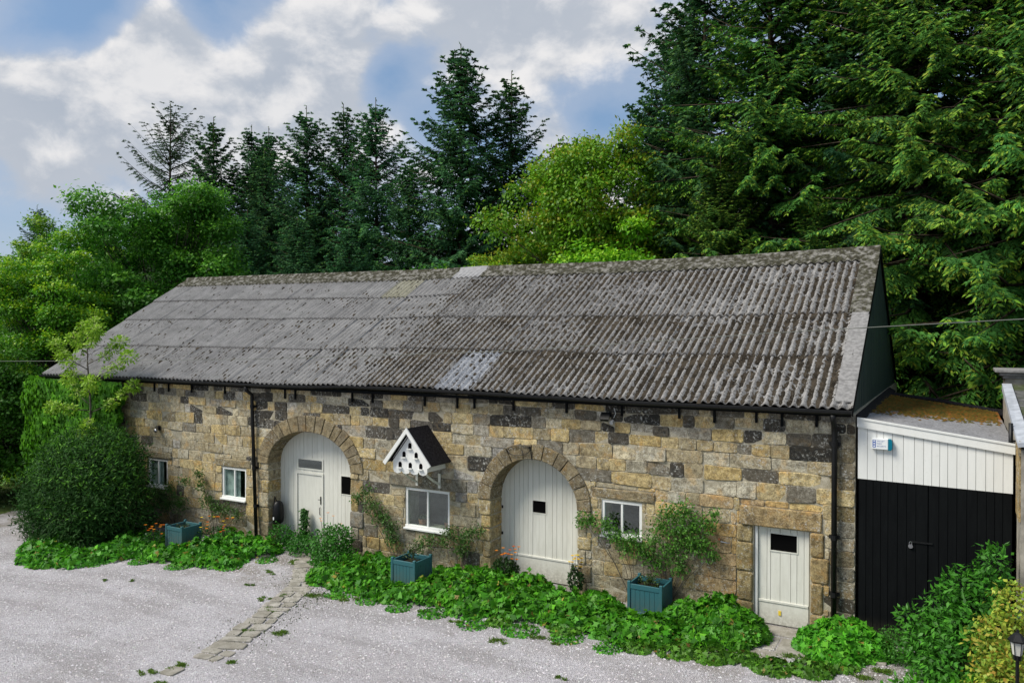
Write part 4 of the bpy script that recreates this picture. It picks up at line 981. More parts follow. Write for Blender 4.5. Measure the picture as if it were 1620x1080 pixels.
# ------------------------------------------------------------------ plants near the barn
def blob(n, c, r, rnd=.35):
    d = rnd3(n); q = (1-rnd*RG.random((n, 1))**1.5); return np.array(c)+d*q*np.array(r), d
def bush(name, label, cat, blobs, nleaf, L, W, cols, mat='leaves', shape=RHOMB, up=.5, stems=None, spread=.15, group=None, floor=None, kind=None, tip=None):
    tot = sum(b_[1][0]*b_[1][2] for b_ in blobs); parts = []
    for c, r_ in blobs:
        n = int(nleaf*r_[0]*r_[2]/tot); P, d = blob(n, c, r_)
        lm = np.sin(d[:, 0]*7+c[0]*3)*np.sin(d[:, 2]*8+c[1]*5+d[:, 1]*4)+.6*np.sin(d[:, 0]*15-d[:, 2]*13+c[0]*7)*np.sin(d[:, 1]*17+d[:, 2]*5); P += d*(lm*.10*min(r_))[:, None]+RG.normal(0, .035, P.shape)+d*(RG.random((n, 1))**6*.28*min(r_)); nn = norm(d*.7+np.array([0, 0, up])+rnd3(n)*.55); D = norm(d*.6+rnd3(n)*.8+np.array([0, 0, -.1]))
        C = cmix(n, *cols, spread=spread)
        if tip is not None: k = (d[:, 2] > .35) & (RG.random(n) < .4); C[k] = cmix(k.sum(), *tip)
        if floor is not None: P[:, 2] = np.maximum(P[:, 2], floor+.02+.05*RG.random(n))
        parts.append(leaves(P, D, nn, L*(.7+.6*RG.random(n)), W*(.7+.6*RG.random(n)), C, shape))
    c0 = np.mean([b_[0] for b_ in blobs], 0)
    o = thing(name, label, cat, (float(c0[0]), float(c0[1]), gz(c0[0])), group, kind); leaf_obj('foliage', join(*parts), mat, o)
    if stems:
        m = MB()
        for s_ in stems: m.tube(s_[0], s_[1], 5, s_[2])
        m.build('stem', 'bark', o)
    return o
GREEN = ((.045, .15, .012), (.07, .22, .018), (.03, .09, .012)); 
def cover(name, label, pts, nleaf, size, cols, hmax, kind='stuff', wallside=True, cat='ground cover'):
    """leafy mounds; pts = (x, y, r, h) bumps, leaves sit on the union surface"""
    n = nleaf; B = np.array(pts); w = B[:, 2]**2; k = RG.choice(len(B), n, p=w/w.sum()); a = RG.random(n)*2*pi; q = np.sqrt(RG.random(n))
    x = B[k, 0]+B[k, 2]*q*np.cos(a); y = B[k, 1]+B[k, 2]*q*np.sin(a); h = np.zeros(n); gx = np.zeros(n); gy = np.zeros(n)
    for bx, by, br, bh in B:
        d2 = ((x-bx)**2+(y-by)**2)/br**2; hh = bh*np.sqrt(np.maximum(0, 1-d2)); s_ = hh > h; h = np.where(s_, hh, h); gx = np.where(s_, (x-bx)/br, gx); gy = np.where(s_, (y-by)/br, gy)
    h = h*(.42+.42*RG.random(n)) + .085*h/.4*np.sin(x*11+y*3)*np.sin(y*12+x*5) + .05*np.sin(x*4.3)*np.sin(y*5.1+1)*(h > .1) + (RG.random(n) < .05)*.07; y = np.minimum(y, -.02); z = .017*x+np.maximum(h, .02)
    nn = norm(np.stack([gx*.9, gy*.9, np.full(n, .75)], -1)+rnd3(n)*.55); D = norm(np.stack([gx, gy, np.full(n, -.1)], -1)*.6+rnd3(n)*.9); sz = size*(.5+.8*RG.random(n))
    C = cmix(n, *cols, spread=.22); dd = RG.random(n) < .02; C[dd] = cmix(dd.sum(), (.40, .36, .06), (.28, .17, .05)); P = np.stack([x, y, z], -1)-norm(D)*sz[:, None]*.5
    o = leaf_obj(name, leaves(P, D, nn, sz, sz*1.0, C, LOBED, .22, .12), 'leaves'); tag(o, label, cat, kind=kind); return o
GER = ((.045, .24, .010), (.08, .36, .014), (.03, .14, .012), (.15, .46, .02))
cover('geraniums', 'low green geranium bed at the foot of the dark shrub and first planter',
      [(-21.1, -2.9, .75, .3), (-20.4, -3.4, .8, .35), (-19.6, -3.9, .75, .33), (-19.0, -4.1, .6, .3), (-18.4, -3.7, .7, .3), (-18.2, -2.9, .8, .35), (-18.6, -1.9, .9, .4), (-17.6, -2.3, .55, .3), (-16.6, -2.3, .6, .35), (-15.9, -1.6, .8, .45), (-15.4, -.9, .7, .5), (-14.9, -1.9, .7, .35), (-14.6, -.8, .55, .45), (-16.2, -.7, .6, .5), (-15.6, -2.3, .5, .28), (-21.6, -2.6, .5, .3)],
      9500, .135, GER, .4)
cover('geraniums', 'broad band of green geraniums along the wall from the round bush to the narrow door',
      [(-11.2, -1.7, .65, .45), (-10.5, -1.7, .7, .5), (-10.9, -.9, .8, .5), (-9.6, -2.0, .5, .32), (-9.9, -.9, .7, .5), (-8.9, -2.1, .5, .3), (-8.2, -1.6, .75, .42), (-8.0, -.8, .7, .5), (-7.4, -1.5, .8, .55), (-7.1, -.7, .7, .6), (-6.7, -1.5, .8, .55), (-6.3, -.7, .7, .55), (-5.9, -1.5, .8, .45), (-5.3, -1.2, .8, .45), (-4.8, -1.5, .75, .45), (-4.5, -.8, .6, .4), (-4.1, -1.4, .7, .35), (-3.4, -1.7, .7, .38), (-2.9, -1.6, .6, .42), (-6.9, -2.1, .5, .25), (-3.9, -1.9, .4, .2), (-8.7, -.6, .5, .35)],
      17000, .13, GER, .5)
cover('geranium_clump', 'rounded geranium clump just left of the narrow flat topped door', [(-1.95, -.70, .7, .66), (-1.5, -.85, .6, .56), (-2.5, -.75, .6, .55), (-2.1, -1.3, .6, .32), (-1.5, -1.3, .4, .25)], 6000, .13, GER, .7, 'thing', cat='plant')
cover('geranium_clump', 'rounded geranium clump between the narrow door and black shed doors', [(.35, -.55, .62, .62), (-.05, -.8, .45, .42), (.75, -.7, .45, .46), (.3, -1.1, .5, .30)], 4600, .125, ((.05, .26, .012), (.09, .38, .018), (.16, .48, .03)), .7, 'thing', cat='plant')
cover('ground_ivy', 'thin creeping greenery along the gravel edge before the narrow door', [(-3.0, -2.3, .35, .1), (-2.3, -2.2, .4, .12), (-1.7, -2.1, .4, .12), (-1.2, -1.95, .35, .12), (-.6, -2.1, .4, .12), (0, -1.9, .4, .14), (.4, -1.5, .35, .14), (-4.6, -2.2, .35, .1), (-6.0, -2.4, .3, .1)], 2600, .09, ((.09, .28, .02), (.14, .34, .03), (.05, .15, .015)), .1)
cover('creeping_weeds', 'thin small leaved weeds creeping onto the gravel in front of the geranium band', [(-10.2, -2.5, .4, .06), (-9.3, -2.55, .35, .06), (-8.4, -2.65, .3, .06), (-7.5, -2.6, .35, .07), (-6.4, -2.75, .35, .07), (-5.4, -2.6, .4, .07), (-4.4, -2.5, .35, .06), (-3.5, -2.6, .3, .06), (-15.6, -2.7, .4, .06), (-16.9, -2.9, .35, .06), (-14.3, -2.2, .35, .06), (-17.9, -3.6, .4, .05), (-13.9, -1.3, .3, .05)], 3600, .055, GER, .1)
# weeds and moss tufts
def weeds():
    spots = [(-6.75, -2.75, .22), (-5.6, -3.3, .28), (-4.9, -2.75, .3), (-4.45, -2.9, .12), (-3.7, -4.2, .10), (-12.6, -3.0, .10), (-16.2, -4.4, .07), (-15.5, -4.1, .09), (-11.3, -3.2, .16), (-10.9, -4.1, .25), (-10.2, -5.2, .2), (-9.6, -4.9, .3), (-10.5, -2.8, .5), (-9.9, -2.7, .3), (-10.0, -6.9, .25), (-9.3, -6.4, .15), (.9, -1.8, .25), (1.3, -1.3, .3), (-.9, -1.6, .35), (-.3, -1.4, .3), (-13.2, -1.0, .3), (-12.9, -2.0, .2), (-10.25, -7.4, .2), (-9.7, -7.6, .15), (-7.8, -2.6, .12), (-11.6, -3.6, .18)]
    parts = []
    for x, y, r_ in spots:
        n = int(1100*r_); kx = RG.normal(0, r_*.55, (5, 2)); kk = RG.integers(0, 5, n); P = np.stack([x+kx[kk, 0]+RG.normal(0, r_*.16, n), y+kx[kk, 1]*.6+RG.normal(0, r_*.12, n), np.full(n, gz(x)+.012)], -1)
        D = norm(rnd3(n)*.8+np.array([0, 0, .55])); D[:, 2] = abs(D[:, 2]); parts.append(leaves(P, D, rnd3(n), .025+.035*RG.random(n), .02, cmix(n, (.12, .26, .02), (.18, .30, .04), (.09, .14, .03))))
    for c in ((-10.9, -2.2), (-10.4, -3.3), (-10.3, -4.6), (-10.05, -5.6), (-11.9, -1.9)):    # moss between the setts
        n = 260; P = np.stack([c[0]+RG.normal(0, .35, n), c[1]+RG.normal(0, .45, n), np.full(n, gz(c[0])+.015)], -1); D = norm(rnd3(n)+np.array([0, 0, .6])); parts.append(leaves(P, D, rnd3(n), .04, .02, cmix(n, (.07, .11, .02), (.05, .07, .02))))
    tag(leaf_obj('weeds', join(*parts), 'leaves'), 'small weeds and moss tufts in the gravel and between the setts', 'weeds', kind='stuff')
    n = 9000; u = RG.random((n, 2)); x = -45+u[:, 0]*18.5; y = -2.6+u[:, 1]*20; k = (y > -2.4) ; P = np.stack([x, y, np.maximum(.017*x, -.765)+.0], -1)[k]; n = len(P)
    D = norm(rnd3(n)*.5+np.array([0, 0, 1.])); tag(leaf_obj('grass', leaves(P, D, rnd3(n), .10+.15*RG.random(n), .03, cmix(n, (.05, .10, .02), (.09, .13, .03))), 'leaves'), 'rough grass beside the track at the left of the barn', 'grass', kind='stuff')
weeds()
# dark shrub
def shrub():
    bl = [((-21.2, -2.1, .9), (1.8, 1.4, 1.6)), ((-20.1, -1.9, .9), (1.4, 1.2, 1.6)), ((-21.9, -1.7, .95), (1.3, 1.3, 1.55)), ((-21.4, -1.5, 1.9), (1.65, 1.2, 1.1)), ((-20.5, -1.5, 1.85), (1.3, 1.0, 1.05)), ((-19.7, -1.7, .5), (1.1, 1.0, 1.2)), ((-21.7, -2.2, .3), (1.2, 1.1, 1.0)), ((-20.6, -2.5, .2), (1.6, 1.1, 1.0))]
    st = [([(-21.2+.2*k, -1.6, -.4), (-21.3+.5*k, -1.6, .8), (-21.4+.8*k, -1.5, 2.0)], .05, .015) for k in (-1, 0, 1, 1.5)]
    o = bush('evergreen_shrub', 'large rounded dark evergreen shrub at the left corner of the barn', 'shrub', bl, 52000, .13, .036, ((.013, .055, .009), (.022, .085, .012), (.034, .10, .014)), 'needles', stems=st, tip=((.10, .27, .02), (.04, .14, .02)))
shrub()
def ivy():
    n = 16000; x = -27.0+RG.random(n)*5.6; z = 1.0+RG.random(n)*3.3; k = (x < -21.5-.0+.25*np.sin(z*5)) & ((z > 2.0) | (x < -24)) & (x < -21.2-(3.9-z)*.45*(z < 3.9)) ; x, z = x[k], z[k]; n = len(x)
    th = .25+.3*RG.random(n)+.12*np.sin(x*3)*np.sin(z*4); y = -th; xe = x < -26.0; D = norm(np.stack([RG.normal(0, .4, n), -.25+0*x, np.full(n, -1.)], -1)); nn = norm(np.stack([-.3*xe, np.full(n, -1.), np.full(n, .35)], -1)+rnd3(n)*.7)
    A = leaves(np.stack([x, y, z], -1), D, nn, .12+.06*RG.random(n), .13, cmix(n, (.09, .36, .012), (.15, .48, .02), (.045, .20, .012)), LOBED, .1, .2)
    n = 4500; y = RG.random(n)*7-.5; z = RG.random(n)*4.6-.2; xx = -26.1-.2-.5*RG.random(n); D = norm(np.stack([np.full(n, -.2), RG.normal(0, .4, n), np.full(n, -1.)], -1)); nn = norm(np.stack([np.full(n, -1.), 0*y, np.full(n, .5)], -1)+rnd3(n)*.45)
    Bq = leaves(np.stack([xx, y, z], -1), D, nn, .14, .14, cmix(n, (.09, .36, .012), (.15, .48, .02), (.045, .20, .012)), LOBED, .1, .2)
    o = thing('ivy', 'bright green ivy covering the left corner of the barn under the eaves', 'ivy', (-24, -.2, gz(-24))); leaf_obj('foliage', join(A, Bq), 'leaves', o)
    m = MB(); 
    for k in range(6): xx = -25.8+k*.7; m.tube([(xx, -.06, -.4), (xx+.2, -.07, 1.2), (xx-.1, -.07, 2.6), (xx+.1, -.08, 3.9)], .025, 5, .008)
    m.build('stem', 'bark', o)
ivy()
def sapling():
    o = thing('flowering_sapling', 'thin sapling with pale yellow-green blossom rising before the ivy', 'sapling', (-22.2, -1.1, gz(-22)))
    base = Vector((-22.1, -1.0, -.35)); m = MB(); tops = []; main = [base, Vector((-22.1, -1.05, 2)), Vector((-22.05, -1.1, 3.6)), Vector((-22.2, -1.1, 4.9)), Vector((-22.2, -1.1, 6.2))]
    m.tube(main, .05, 6, .012); parts = []
    br = [(3.3, 1.3, .9, .5), (3.6, -1.2, .8, .2), (3.9, .9, .5, -.6), (4.2, -1.35, .9, .1), (4.4, 1.5, .75, .2), (4.7, -.9, .8, -.4), (4.9, 1.0, .7, .3), (5.2, -.8, .5, .1), (5.4, .6, .55, -.2), (5.7, -.4, .4, .2), (3.1, .6, -.3, -.5), (3.4, -.8, .1, -.6), (5.9, .15, .3, .1)]
    ends = []
    for z, dx, dz, dy in br:
        dx *= 1.2
        p0 = Vector((-22.15, -1.1, z)); p1 = p0+Vector((dx*.5, dy*.5, dz*.35)); p2 = p0+Vector((dx, dy, dz)); m.tube([p0, p1, p2], .018, 5, .006); ends += [(p1, .20, 60), (p2, .24, 150), (p1.lerp(p2, .5), .17, 60)]
    m.build('trunk', 'bark_grey', o, smooth=True); fl = []
    for c, r_, n in ends:
        P, d = blob(n, tuple(c), (r_, r_, r_*.75), .6); parts.append(leaves(P, norm(d+rnd3(n)*.6), norm(rnd3(n)*.6+np.array([0, 0, 1.])), .10+.05*RG.random(n), .06, cmix(n, (.26, .50, .03), (.38, .62, .05), (.16, .36, .02))))
        k = 40; P, d = blob(k, tuple(c+Vector((0, 0, r_*.5))), (r_*.6, r_*.6, r_*.35), .6); fl.append(leaves(P, norm(d+rnd3(k)*.5), norm(rnd3(k)*.5+np.array([0, 0, 1.])), .06, .05, cmix(k, (.62, .72, .22), (.5, .66, .16))))
    leaf_obj('foliage', join(*parts), 'leaves', o); leaf_obj('blossom', join(*fl), 'petals', o)
sapling()
def roses():
    sets = [('climbing rose on the wall under the leftmost window', [(-19.9, .75, .35), (-19.4, 1.0, .3), (-18.9, .6, .4), (-19.5, .5, .3), (-18.7, 1.3, .22)], (-19.2, -.3), 2),
            ('climbing rose on the wall under the second window from the left', [(-17.6, .8, .3), (-17.2, .6, .32), (-16.7, .65, .25), (-17.9, 1.25, .25), (-18.0, 1.6, .2), (-16.3, .55, .2)], (-17.4, -.3), 2),
            ('sparse rose climbing between the wicket door and middle window', [(-11.4, 1.7, .22), (-11.2, 1.35, .3), (-10.9, 1.1, .3), (-10.6, .85, .3), (-10.5, .55, .25), (-11.7, 1.5, .2), (-9.6, .55, .25), (-9.3, .7, .22)], (-10.4, -.2), 3),
            ('dark rose sprays on the wall right of the middle window', [(-8.7, .95, .25), (-8.35, .85, .28), (-8.1, 1.05, .22), (-8.4, .55, .25), (-8.9, .7, .2), (-7.85, 1.1, .15)], (-8.5, -.2), 2),
            ('bright rose trailing over the sill of the right window', [(-5.15, 1.68, .2), (-4.9, 1.72, .22), (-4.55, 1.62, .25), (-4.3, 1.42, .25), (-3.95, 1.4, .25), (-3.75, 1.25, .22), (-4.1, 1.2, .2)], (-3.9, -.1), 2),
            ('large climbing rose on the wall above the right planter', [(-3.1, 2.05, .28), (-2.8, 2.15, .3), (-2.6, 1.85, .35), (-2.95, 1.7, .35), (-3.3, 1.75, .28), (-2.3, 1.95, .25), (-2.15, 2.15, .14), (-2.7, 1.45, .33), (-3.05, 1.25, .3), (-2.4, 1.5, .28), (-3.5, 1.4, .28), (-3.6, 1.1, .25), (-2.9, .95, .22), (-2.2, 1.3, .15), (-3.35, .95, .2)], (-3.2, 0), 4)]
    for lab, bl, (bx, bz), ns in sets:
        parts = []; m = MB(); c0 = Vector((bx, -.12, bz)); bright = 'bright' in lab or 'large' in lab
        for x, z, r_ in bl:
            n = int(2600*r_*r_*(1.0 if bright else .95))+25; P, d = blob(n, (x, -.20, z), (r_*1.05, .16, r_*.95), 1.); P += RG.normal(0, .035, P.shape); P[:, 1] = np.minimum(P[:, 1], -.06)
            parts.append(leaves(P, norm(rnd3(n)+np.array([0, -.2, -.4])), norm(rnd3(n)*.8+np.array([0, -.6, .8])), .05+.04*RG.random(n), .035, cmix(n, *(((.08, .22, .02), (.12, .30, .03), (.04, .12, .02)) if bright else ((.045, .12, .02), (.08, .19, .025), (.08, .11, .03))))))
            mid = Vector(((bx+x)/2+random.uniform(-.15, .15), -.10, (bz+z)/2)); m.tube([c0, mid, Vector((x, -.12, z))], .009, 4, .004)
        o = thing('climbing_rose', lab, 'climbing plant', (bx, -.1, bz), 'climbing roses on the barn wall'); leaf_obj('foliage', join(*parts), 'leaves', o); m.build('stem', 'bark_grey', o)
roses()
bush('round_bush', 'round leafy green bush standing before the wicket door', 'bush', [((-11.95, -.9, .3), (.55, .5, .55)), ((-11.6, -1.1, .0), (.6, .5, .5)), ((-12.2, -.8, -.02), (.4, .4, .4)), ((-11.8, -.8, .55), (.35, .35, .3))], 4600, .085, .045, ((.04, .17, .012), (.07, .26, .018), (.03, .10, .012)))
bush('trailing_plant', 'low dark plant at the left foot of the wicket door', 'plant', [((-13.9, -.1, -.02), (.5, .3, .3)), ((-13.5, -.35, -.05), (.45, .35, .28)), ((-14.6, -.1, .05), (.4, .3, .35))], 1900, .08, .05, ((.03, .13, .012), (.05, .19, .018)))
def vine():
    o = thing('climbing_vine', 'narrow vine climbing up the left edge of the wicket door', 'vine', (-14.15, .3, -.2)); m = MB(); m.tube([(-14.05, .3, -.2), (-14.1, .36, .4), (-14.0, .37, .8)], .012, 5); m.build('stem', 'bark', o)
    n = 420; z = -.1+RG.random(n)*.95; w = .13*(1-.5*(z+.1)); P = np.stack([-14.07+RG.normal(0, 1, n)*w*.7, .33-RG.random(n)*.12, z], -1); leaf_obj('foliage', leaves(P, norm(rnd3(n)+np.array([0, -.3, -.5])), norm(rnd3(n)*.5+np.array([0, -1, .5])), .09, .07, cmix(n, (.03, .10, .015), (.045, .14, .02)), LOBED), 'leaves', o)
vine()
def flowers(label, c, r_, nf, cols, leafn=500, zf=(.2, .5), yspread=.3, leafcol=((.02, .07, .012), (.035, .10, .02)), cat='flowers'):
    x, y, zb = c; o = thing('poppies', label, cat, c); hc = max(.2, zf[0]-.22); P, d = blob(leafn, (x, y, zb+hc), (r_, r_*.8, .30), .5)
    if leafn: leaf_obj('foliage', leaves(P, norm(d+rnd3(leafn)*.8), norm(d+rnd3(leafn)*.5), .08, .05, cmix(leafn, *leafcol)), 'leaves', o)
    m = MB()
    for k in range(nf):
        a = random.uniform(0, 6.28); q = r_*math.sqrt(random.random()); p = Vector((x+q*cos(a)*1.1, y+q*sin(a)*yspread*2, zb+random.uniform(*zf))); n = 6
        m.tube([(x+q*cos(a)*.5, y, zb), tuple(p)], .004, 4)
        ang = np.linspace(0, 2*pi, n, endpoint=False)+random.random(); dd = np.stack([np.cos(ang), np.sin(ang), np.full(n, .45)], -1); C = np.tile(np.array([random.choice(cols)]), (n, 1))
        f = leaf_obj('flower', leaves(np.tile(np.array(p), (n, 1)), dd, np.tile([[0, 0, 1.]], (n, 1))-dd*.4, .052, .05, C, RHOMB, .2, .1), 'petals', o)
    m.build('stem', 'bark_grey', o)
OR = [(.75, .20, .01), (.80, .28, .02), (.70, .14, .01)]; YE = [(.78, .55, .03), (.8, .48, .02)]
flowers('orange poppies on the left side of the first planter', (-17.75, -1.9, -.30), .35, 13, OR, 260, (.45, .75))
flowers('orange and yellow poppies behind the right side of the first planter', (-16.2, -1.05, -.27), .6, 18, OR+YE[:1], 420, (.55, .95))
flowers('orange poppies against the left jamb of the arch with the square hatch', (-7.05, -.35, -.1), .33, 15, OR, 900, (.6, .98))
flowers('yellow flowers against the right jamb of the arch with the square hatch', (-5.25, -.30, -.05), .16, 12, YE, 330, (.62, 1.02))
flowers('few pale orange poppies above the round bush by the wicket door', (-12.7, -.2, -.2), .5, 5, [(.8, .42, .2), (.78, .36, .16)], 0, (.85, 1.15))
def planter_plants():
    for (x, y, z), lab, n, hh in zip(PL, ('wilting tuft growing in the first planter near the shrub', 'sparse leggy rose growing in the planter below the dovecote', 'small leafy plant with an arching shoot in the right planter'), (90, 240, 260), (.15, .5, .28)):
        o = thing('potted_plant', lab, 'plant', (x, y, z)); m = MB()
        for k in range(5): a = random.uniform(0, 6.28); m.tube([(x, y, z), (x+.1*cos(a), y+.08*sin(a), z+hh*.6), (x+.24*cos(a), y+.15*sin(a), z+hh)], .007, 4, .003)
        if hh == .28: m.tube([(x, y, z), (x-.05, y, z+.45), (x+.05, y, z+.5), (x+.1, y, z+.2)], .006, 4, .003)
        m.build('stem', 'bark_grey', o); P, d = blob(n, (x, y, z+hh*.55), (.26, .22, hh*.55), 1.); leaf_obj('foliage', leaves(P, norm(rnd3(n)), norm(rnd3(n)+np.array([0, 0, 1.])), .05, .035, cmix(n, (.06, .10, .03), (.08, .13, .03))), 'leaves', o)
planter_plants()
# right-hand shrubs
def right_plants():
    st = []
    bl = [((2.15, -1.3, .5), (.6, .5, .7)), ((2.5, -1.2, 1.0), (.5, .45, .6)), ((2.05, -1.1, 1.15), (.32, .3, .45)), ((2.25, -.9, 1.55), (.26, .25, .32)), ((2.62, -.95, 1.55), (.3, .25, .4)), ((2.72, -.9, 2.0), (.22, .2, .33)), ((1.75, -1.2, .55), (.38, .3, .4)), ((2.35, -1.8, .45), (.7, .5, .6)), ((1.5, -.85, .9), (.2, .16, .14))]
    st = [([(2.2, -1.2, 0), (2.2, -1.1, .8), tuple(b_[0])], .02, .006) for b_ in bl]
    bush('leafy_shrub', 'tall bright green shrub with pointed leaves before the black shed doors', 'shrub', bl, 6400, .12, .05, ((.05, .26, .02), (.09, .38, .03), (.035, .15, .02)), stems=st)
    bush('feathery_bush', 'low fine leaved bush at the foot of the black shed doors', 'bush', [((1.3, -.7, .22), (.42, .35, .38)), ((1.0, -.7, .12), (.35, .3, .25)), ((1.6, -.8, .2), (.35, .3, .35))], 4200, .055, .022, ((.05, .20, .02), (.08, .28, .025), (.03, .12, .015)), stems=None)
    bush('front_shrub', 'light green leafy shrub at the bottom right of the yard', 'shrub', [((1.9, -2.6, .0), (.5, .45, .45)), ((2.4, -2.6, .1), (.5, .45, .5)), ((1.55, -2.2, -.02), (.4, .35, .3)), ((2.2, -3.0, .0), (.5, .4, .35))], 3600, .11, .06, ((.07, .32, .02), (.12, .44, .03), (.05, .20, .015)))
    bl = [((2.95, -2.3, 1.75), (.28, .35, .35)), ((2.75, -2.5, 1.2), (.38, .4, .45)), ((3.0, -2.2, .8), (.4, .4, .5)), ((2.85, -3.0, .9), (.32, .4, .45)), ((2.6, -2.6, .55), (.3, .3, .3))]
    bush('golden_climber', 'yellow and orange tinged climber at the right edge by the lantern', 'climber', bl, 4200, .075, .05, ((.26, .44, .04), (.42, .50, .06), (.14, .34, .03), (.50, .30, .05)), stems=[([(3.0, -2.4, 0), (2.95, -2.4, 1), (2.95, -2.3, 1.7)], .02, .01)])
    o = thing('garden_lantern', 'black lantern lamp with frosted glass at the bottom right corner', 'lantern', (2.90, -3.8, gz(2.9)))
    x, y = 2.90, -3.8; m = MB(); m.tube([(x, y, 0), (x, y, 1.5)], .022, 8); m.build('post', 'black_iron', o)
    m = MB()
    for z, r_ in ((1.56, .055), (1.74, .085)): 
        for j in range(6): m.v.append((x+r_*cos(j*pi/3), y+r_*sin(j*pi/3), z))
    m.f = [(j, (j+1) % 6, 6+(j+1) % 6, 6+j) for j in range(6)]+[tuple(range(5, -1, -1)), tuple(range(6, 12))]; m.build('glass', 'lamp_glass', o)
    m = MB()
    for z, r_ in ((1.742, .115), (1.76, .115), (1.84, .05), (1.86, .02), (1.90, .012)):
        for j in range(6): m.v.append((x+r_*cos(j*pi/3), y+r_*sin(j*pi/3), z))
    m.f = [(k*6+j, k*6+(j+1) % 6, k*6+6+(j+1) % 6, k*6+6+j) for k in range(4) for j in range(6)]+[tuple(range(5, -1, -1)), tuple(range(24, 30))]; m.build('lamp_roof', 'black_iron', o)
    m = MB()
    for j in range(6): a = j*pi/3; m.tube([(x+.057*cos(a), y+.057*sin(a), 1.5), (x+.088*cos(a), y+.088*sin(a), 1.745)], .006, 4)
    m.tube([(x, y, 1.49), (x, y, 1.555)], .05, 8); m.build('lamp_cage', 'black_iron', o)
right_plants()

# ------------------------------------------------------------------ trees
def limb_mesh(segs, name, mat):
    m = MB()
    for pts, r0, r1, n in segs: m.tube(pts, r0, n, r1)
    me = bpy.data.meshes.new(name); me.from_pydata(m.v, [], m.f); me.materials.append(M[mat]); me.shade_smooth(); return me
def spruce(H, Rm, seed, h0=.1, sp=.42, tw=.19, nb=7, dark=((.012, .045, .016), (.018, .06, .018), (.010, .035, .016)), new=((.09, .23, .04), (.12, .28, .04)), newp=.3, spw=.045, spl=.19, sparse=1., hang=.38, power=.72, ns=7):
    global RG
    keep = RG; RG = np.random.default_rng(seed); rd = random.Random(seed); P, D, Nn, Lg, C, Wd = [], [], [], [], [], []; segs = [([(0, 0, -1), (0, 0, H*.5), (0, 0, H+.75)], .012*H, .02, 8)]
    h = H*h0; 
    while h < H-.15:
        t = (h-H*h0)/(H*(1-h0)); k = max(4, int(nb*(1-.45*t)))
        for j in range(k):
            az = rd.uniform(0, 2*pi); L = (Rm*(1-t)**power*rd.uniform(.62, 1.12)+.22)*(1 if t < .93 else .8)
            if rd.random() > sparse: continue
            e0 = math.tan(R(-6+52*t**1.6+rd.uniform(-8, 8))); dr = hang*(1-.7*t)*rd.uniform(.6, 1.3); upc = .24*rd.uniform(.5, 1.3)
            hh = h+rd.uniform(-.2, .2); ca, sa = cos(az), sin(az); bend = rd.uniform(-.25, .25)
            f = lambda s: (L*s*(ca-bend*s*s*sa), L*s*(sa+bend*s*s*ca), hh+L*(e0*s-dr*s*s+upc*s**4))
            if L > .8: segs.append(([f(0), f(.5), f(1.)], .012+.012*L, .005, 4))
            n = max(3, int(L*.86/tw)); s = np.repeat(np.linspace(.16, 1., n), 2)+RG.normal(0, .01, 2*n); s = s.clip(.1, 1.02); sgn = np.tile([-1., 1.], n)
            bx = np.stack(f(s), -1); tg = norm(np.stack(f(s+.02), -1)-bx); side = norm(np.cross(tg, [0, 0, 1.]))
            ang = R(58)-R(22)*s+RG.normal(0, .15, 2*n); d = tg*np.cos(ang)[:, None]+side*(np.sin(ang)*sgn)[:, None]; hg = (.32+.5*RG.random(2*n))*(1-.55*t); d = norm(d-np.array([0, 0, 1.])*hg[:, None])
            l = (np.minimum(.30*L*(1.05-s)+.16, .75)*(.6+.6*RG.random(2*n)))*(1-.25*t)
            q = np.linspace(.12, 1., ns)
            tone = cmix(1, *dark, spread=.15)[0]*rd.uniform(.8, 1.25)
            for qi in q:
                for sg2 in (-1, 1):
                    pb = bx+d*(l*qi)[:, None]; pb[:, 2] -= .25*l*qi*qi; sd = norm(np.cross(d, [0, 0, 1.])+1e-6); dd = norm(d*.75+sd*(sg2*.62)+RG.normal(0, .16, d.shape)-np.array([0, 0, .12]))
                    P.append(pb); D.append(dd); Nn.append(norm(np.array([0, 0, .55])+np.array([ca, sa, 0])*.55+RG.normal(0, .42, d.shape))); Lg.append(spl*(.65+.6*RG.random(2*n))*(1.12-.3*qi))
                    c = np.tile(tone, (2*n, 1))*(1+RG.normal(0, .14, (2*n, 1))).clip(.6, 1.5); isnew = (RG.random(2*n) < newp*(.15+1.1*qi*qi)*(.35+.9*s)); nc = cmix(2*n, *new, spread=.15); c = np.where(isnew[:, None], nc, c); C.append(c)
        h += sp*(1-.45*t)*rd.uniform(.8, 1.2)
    # leader
    n = 22; z = H-1.2+2.0*RG.random(n)**1.3; P.append(np.stack([0*z, 0*z, z], -1)); D.append(norm(rnd3(n)+np.array([0, 0, .5]))); Nn.append(rnd3(n)); Lg.append(.16+.1*RG.random(n)); C.append(cmix(n, *new))
    P, D, Nn, Lg, C = (np.concatenate(a) for a in (P, D, Nn, Lg, C)); data = leaves(P, D, Nn, Lg, spw*(.8+.5*RG.random(len(P))), C, RHOMB, .1, .25)
    crown = fast_mesh('crown', data[0], data[1], 'needles', data[2]); trunk = limb_mesh(segs, 'trunk', 'bark'); RG = keep
    return crown, trunk
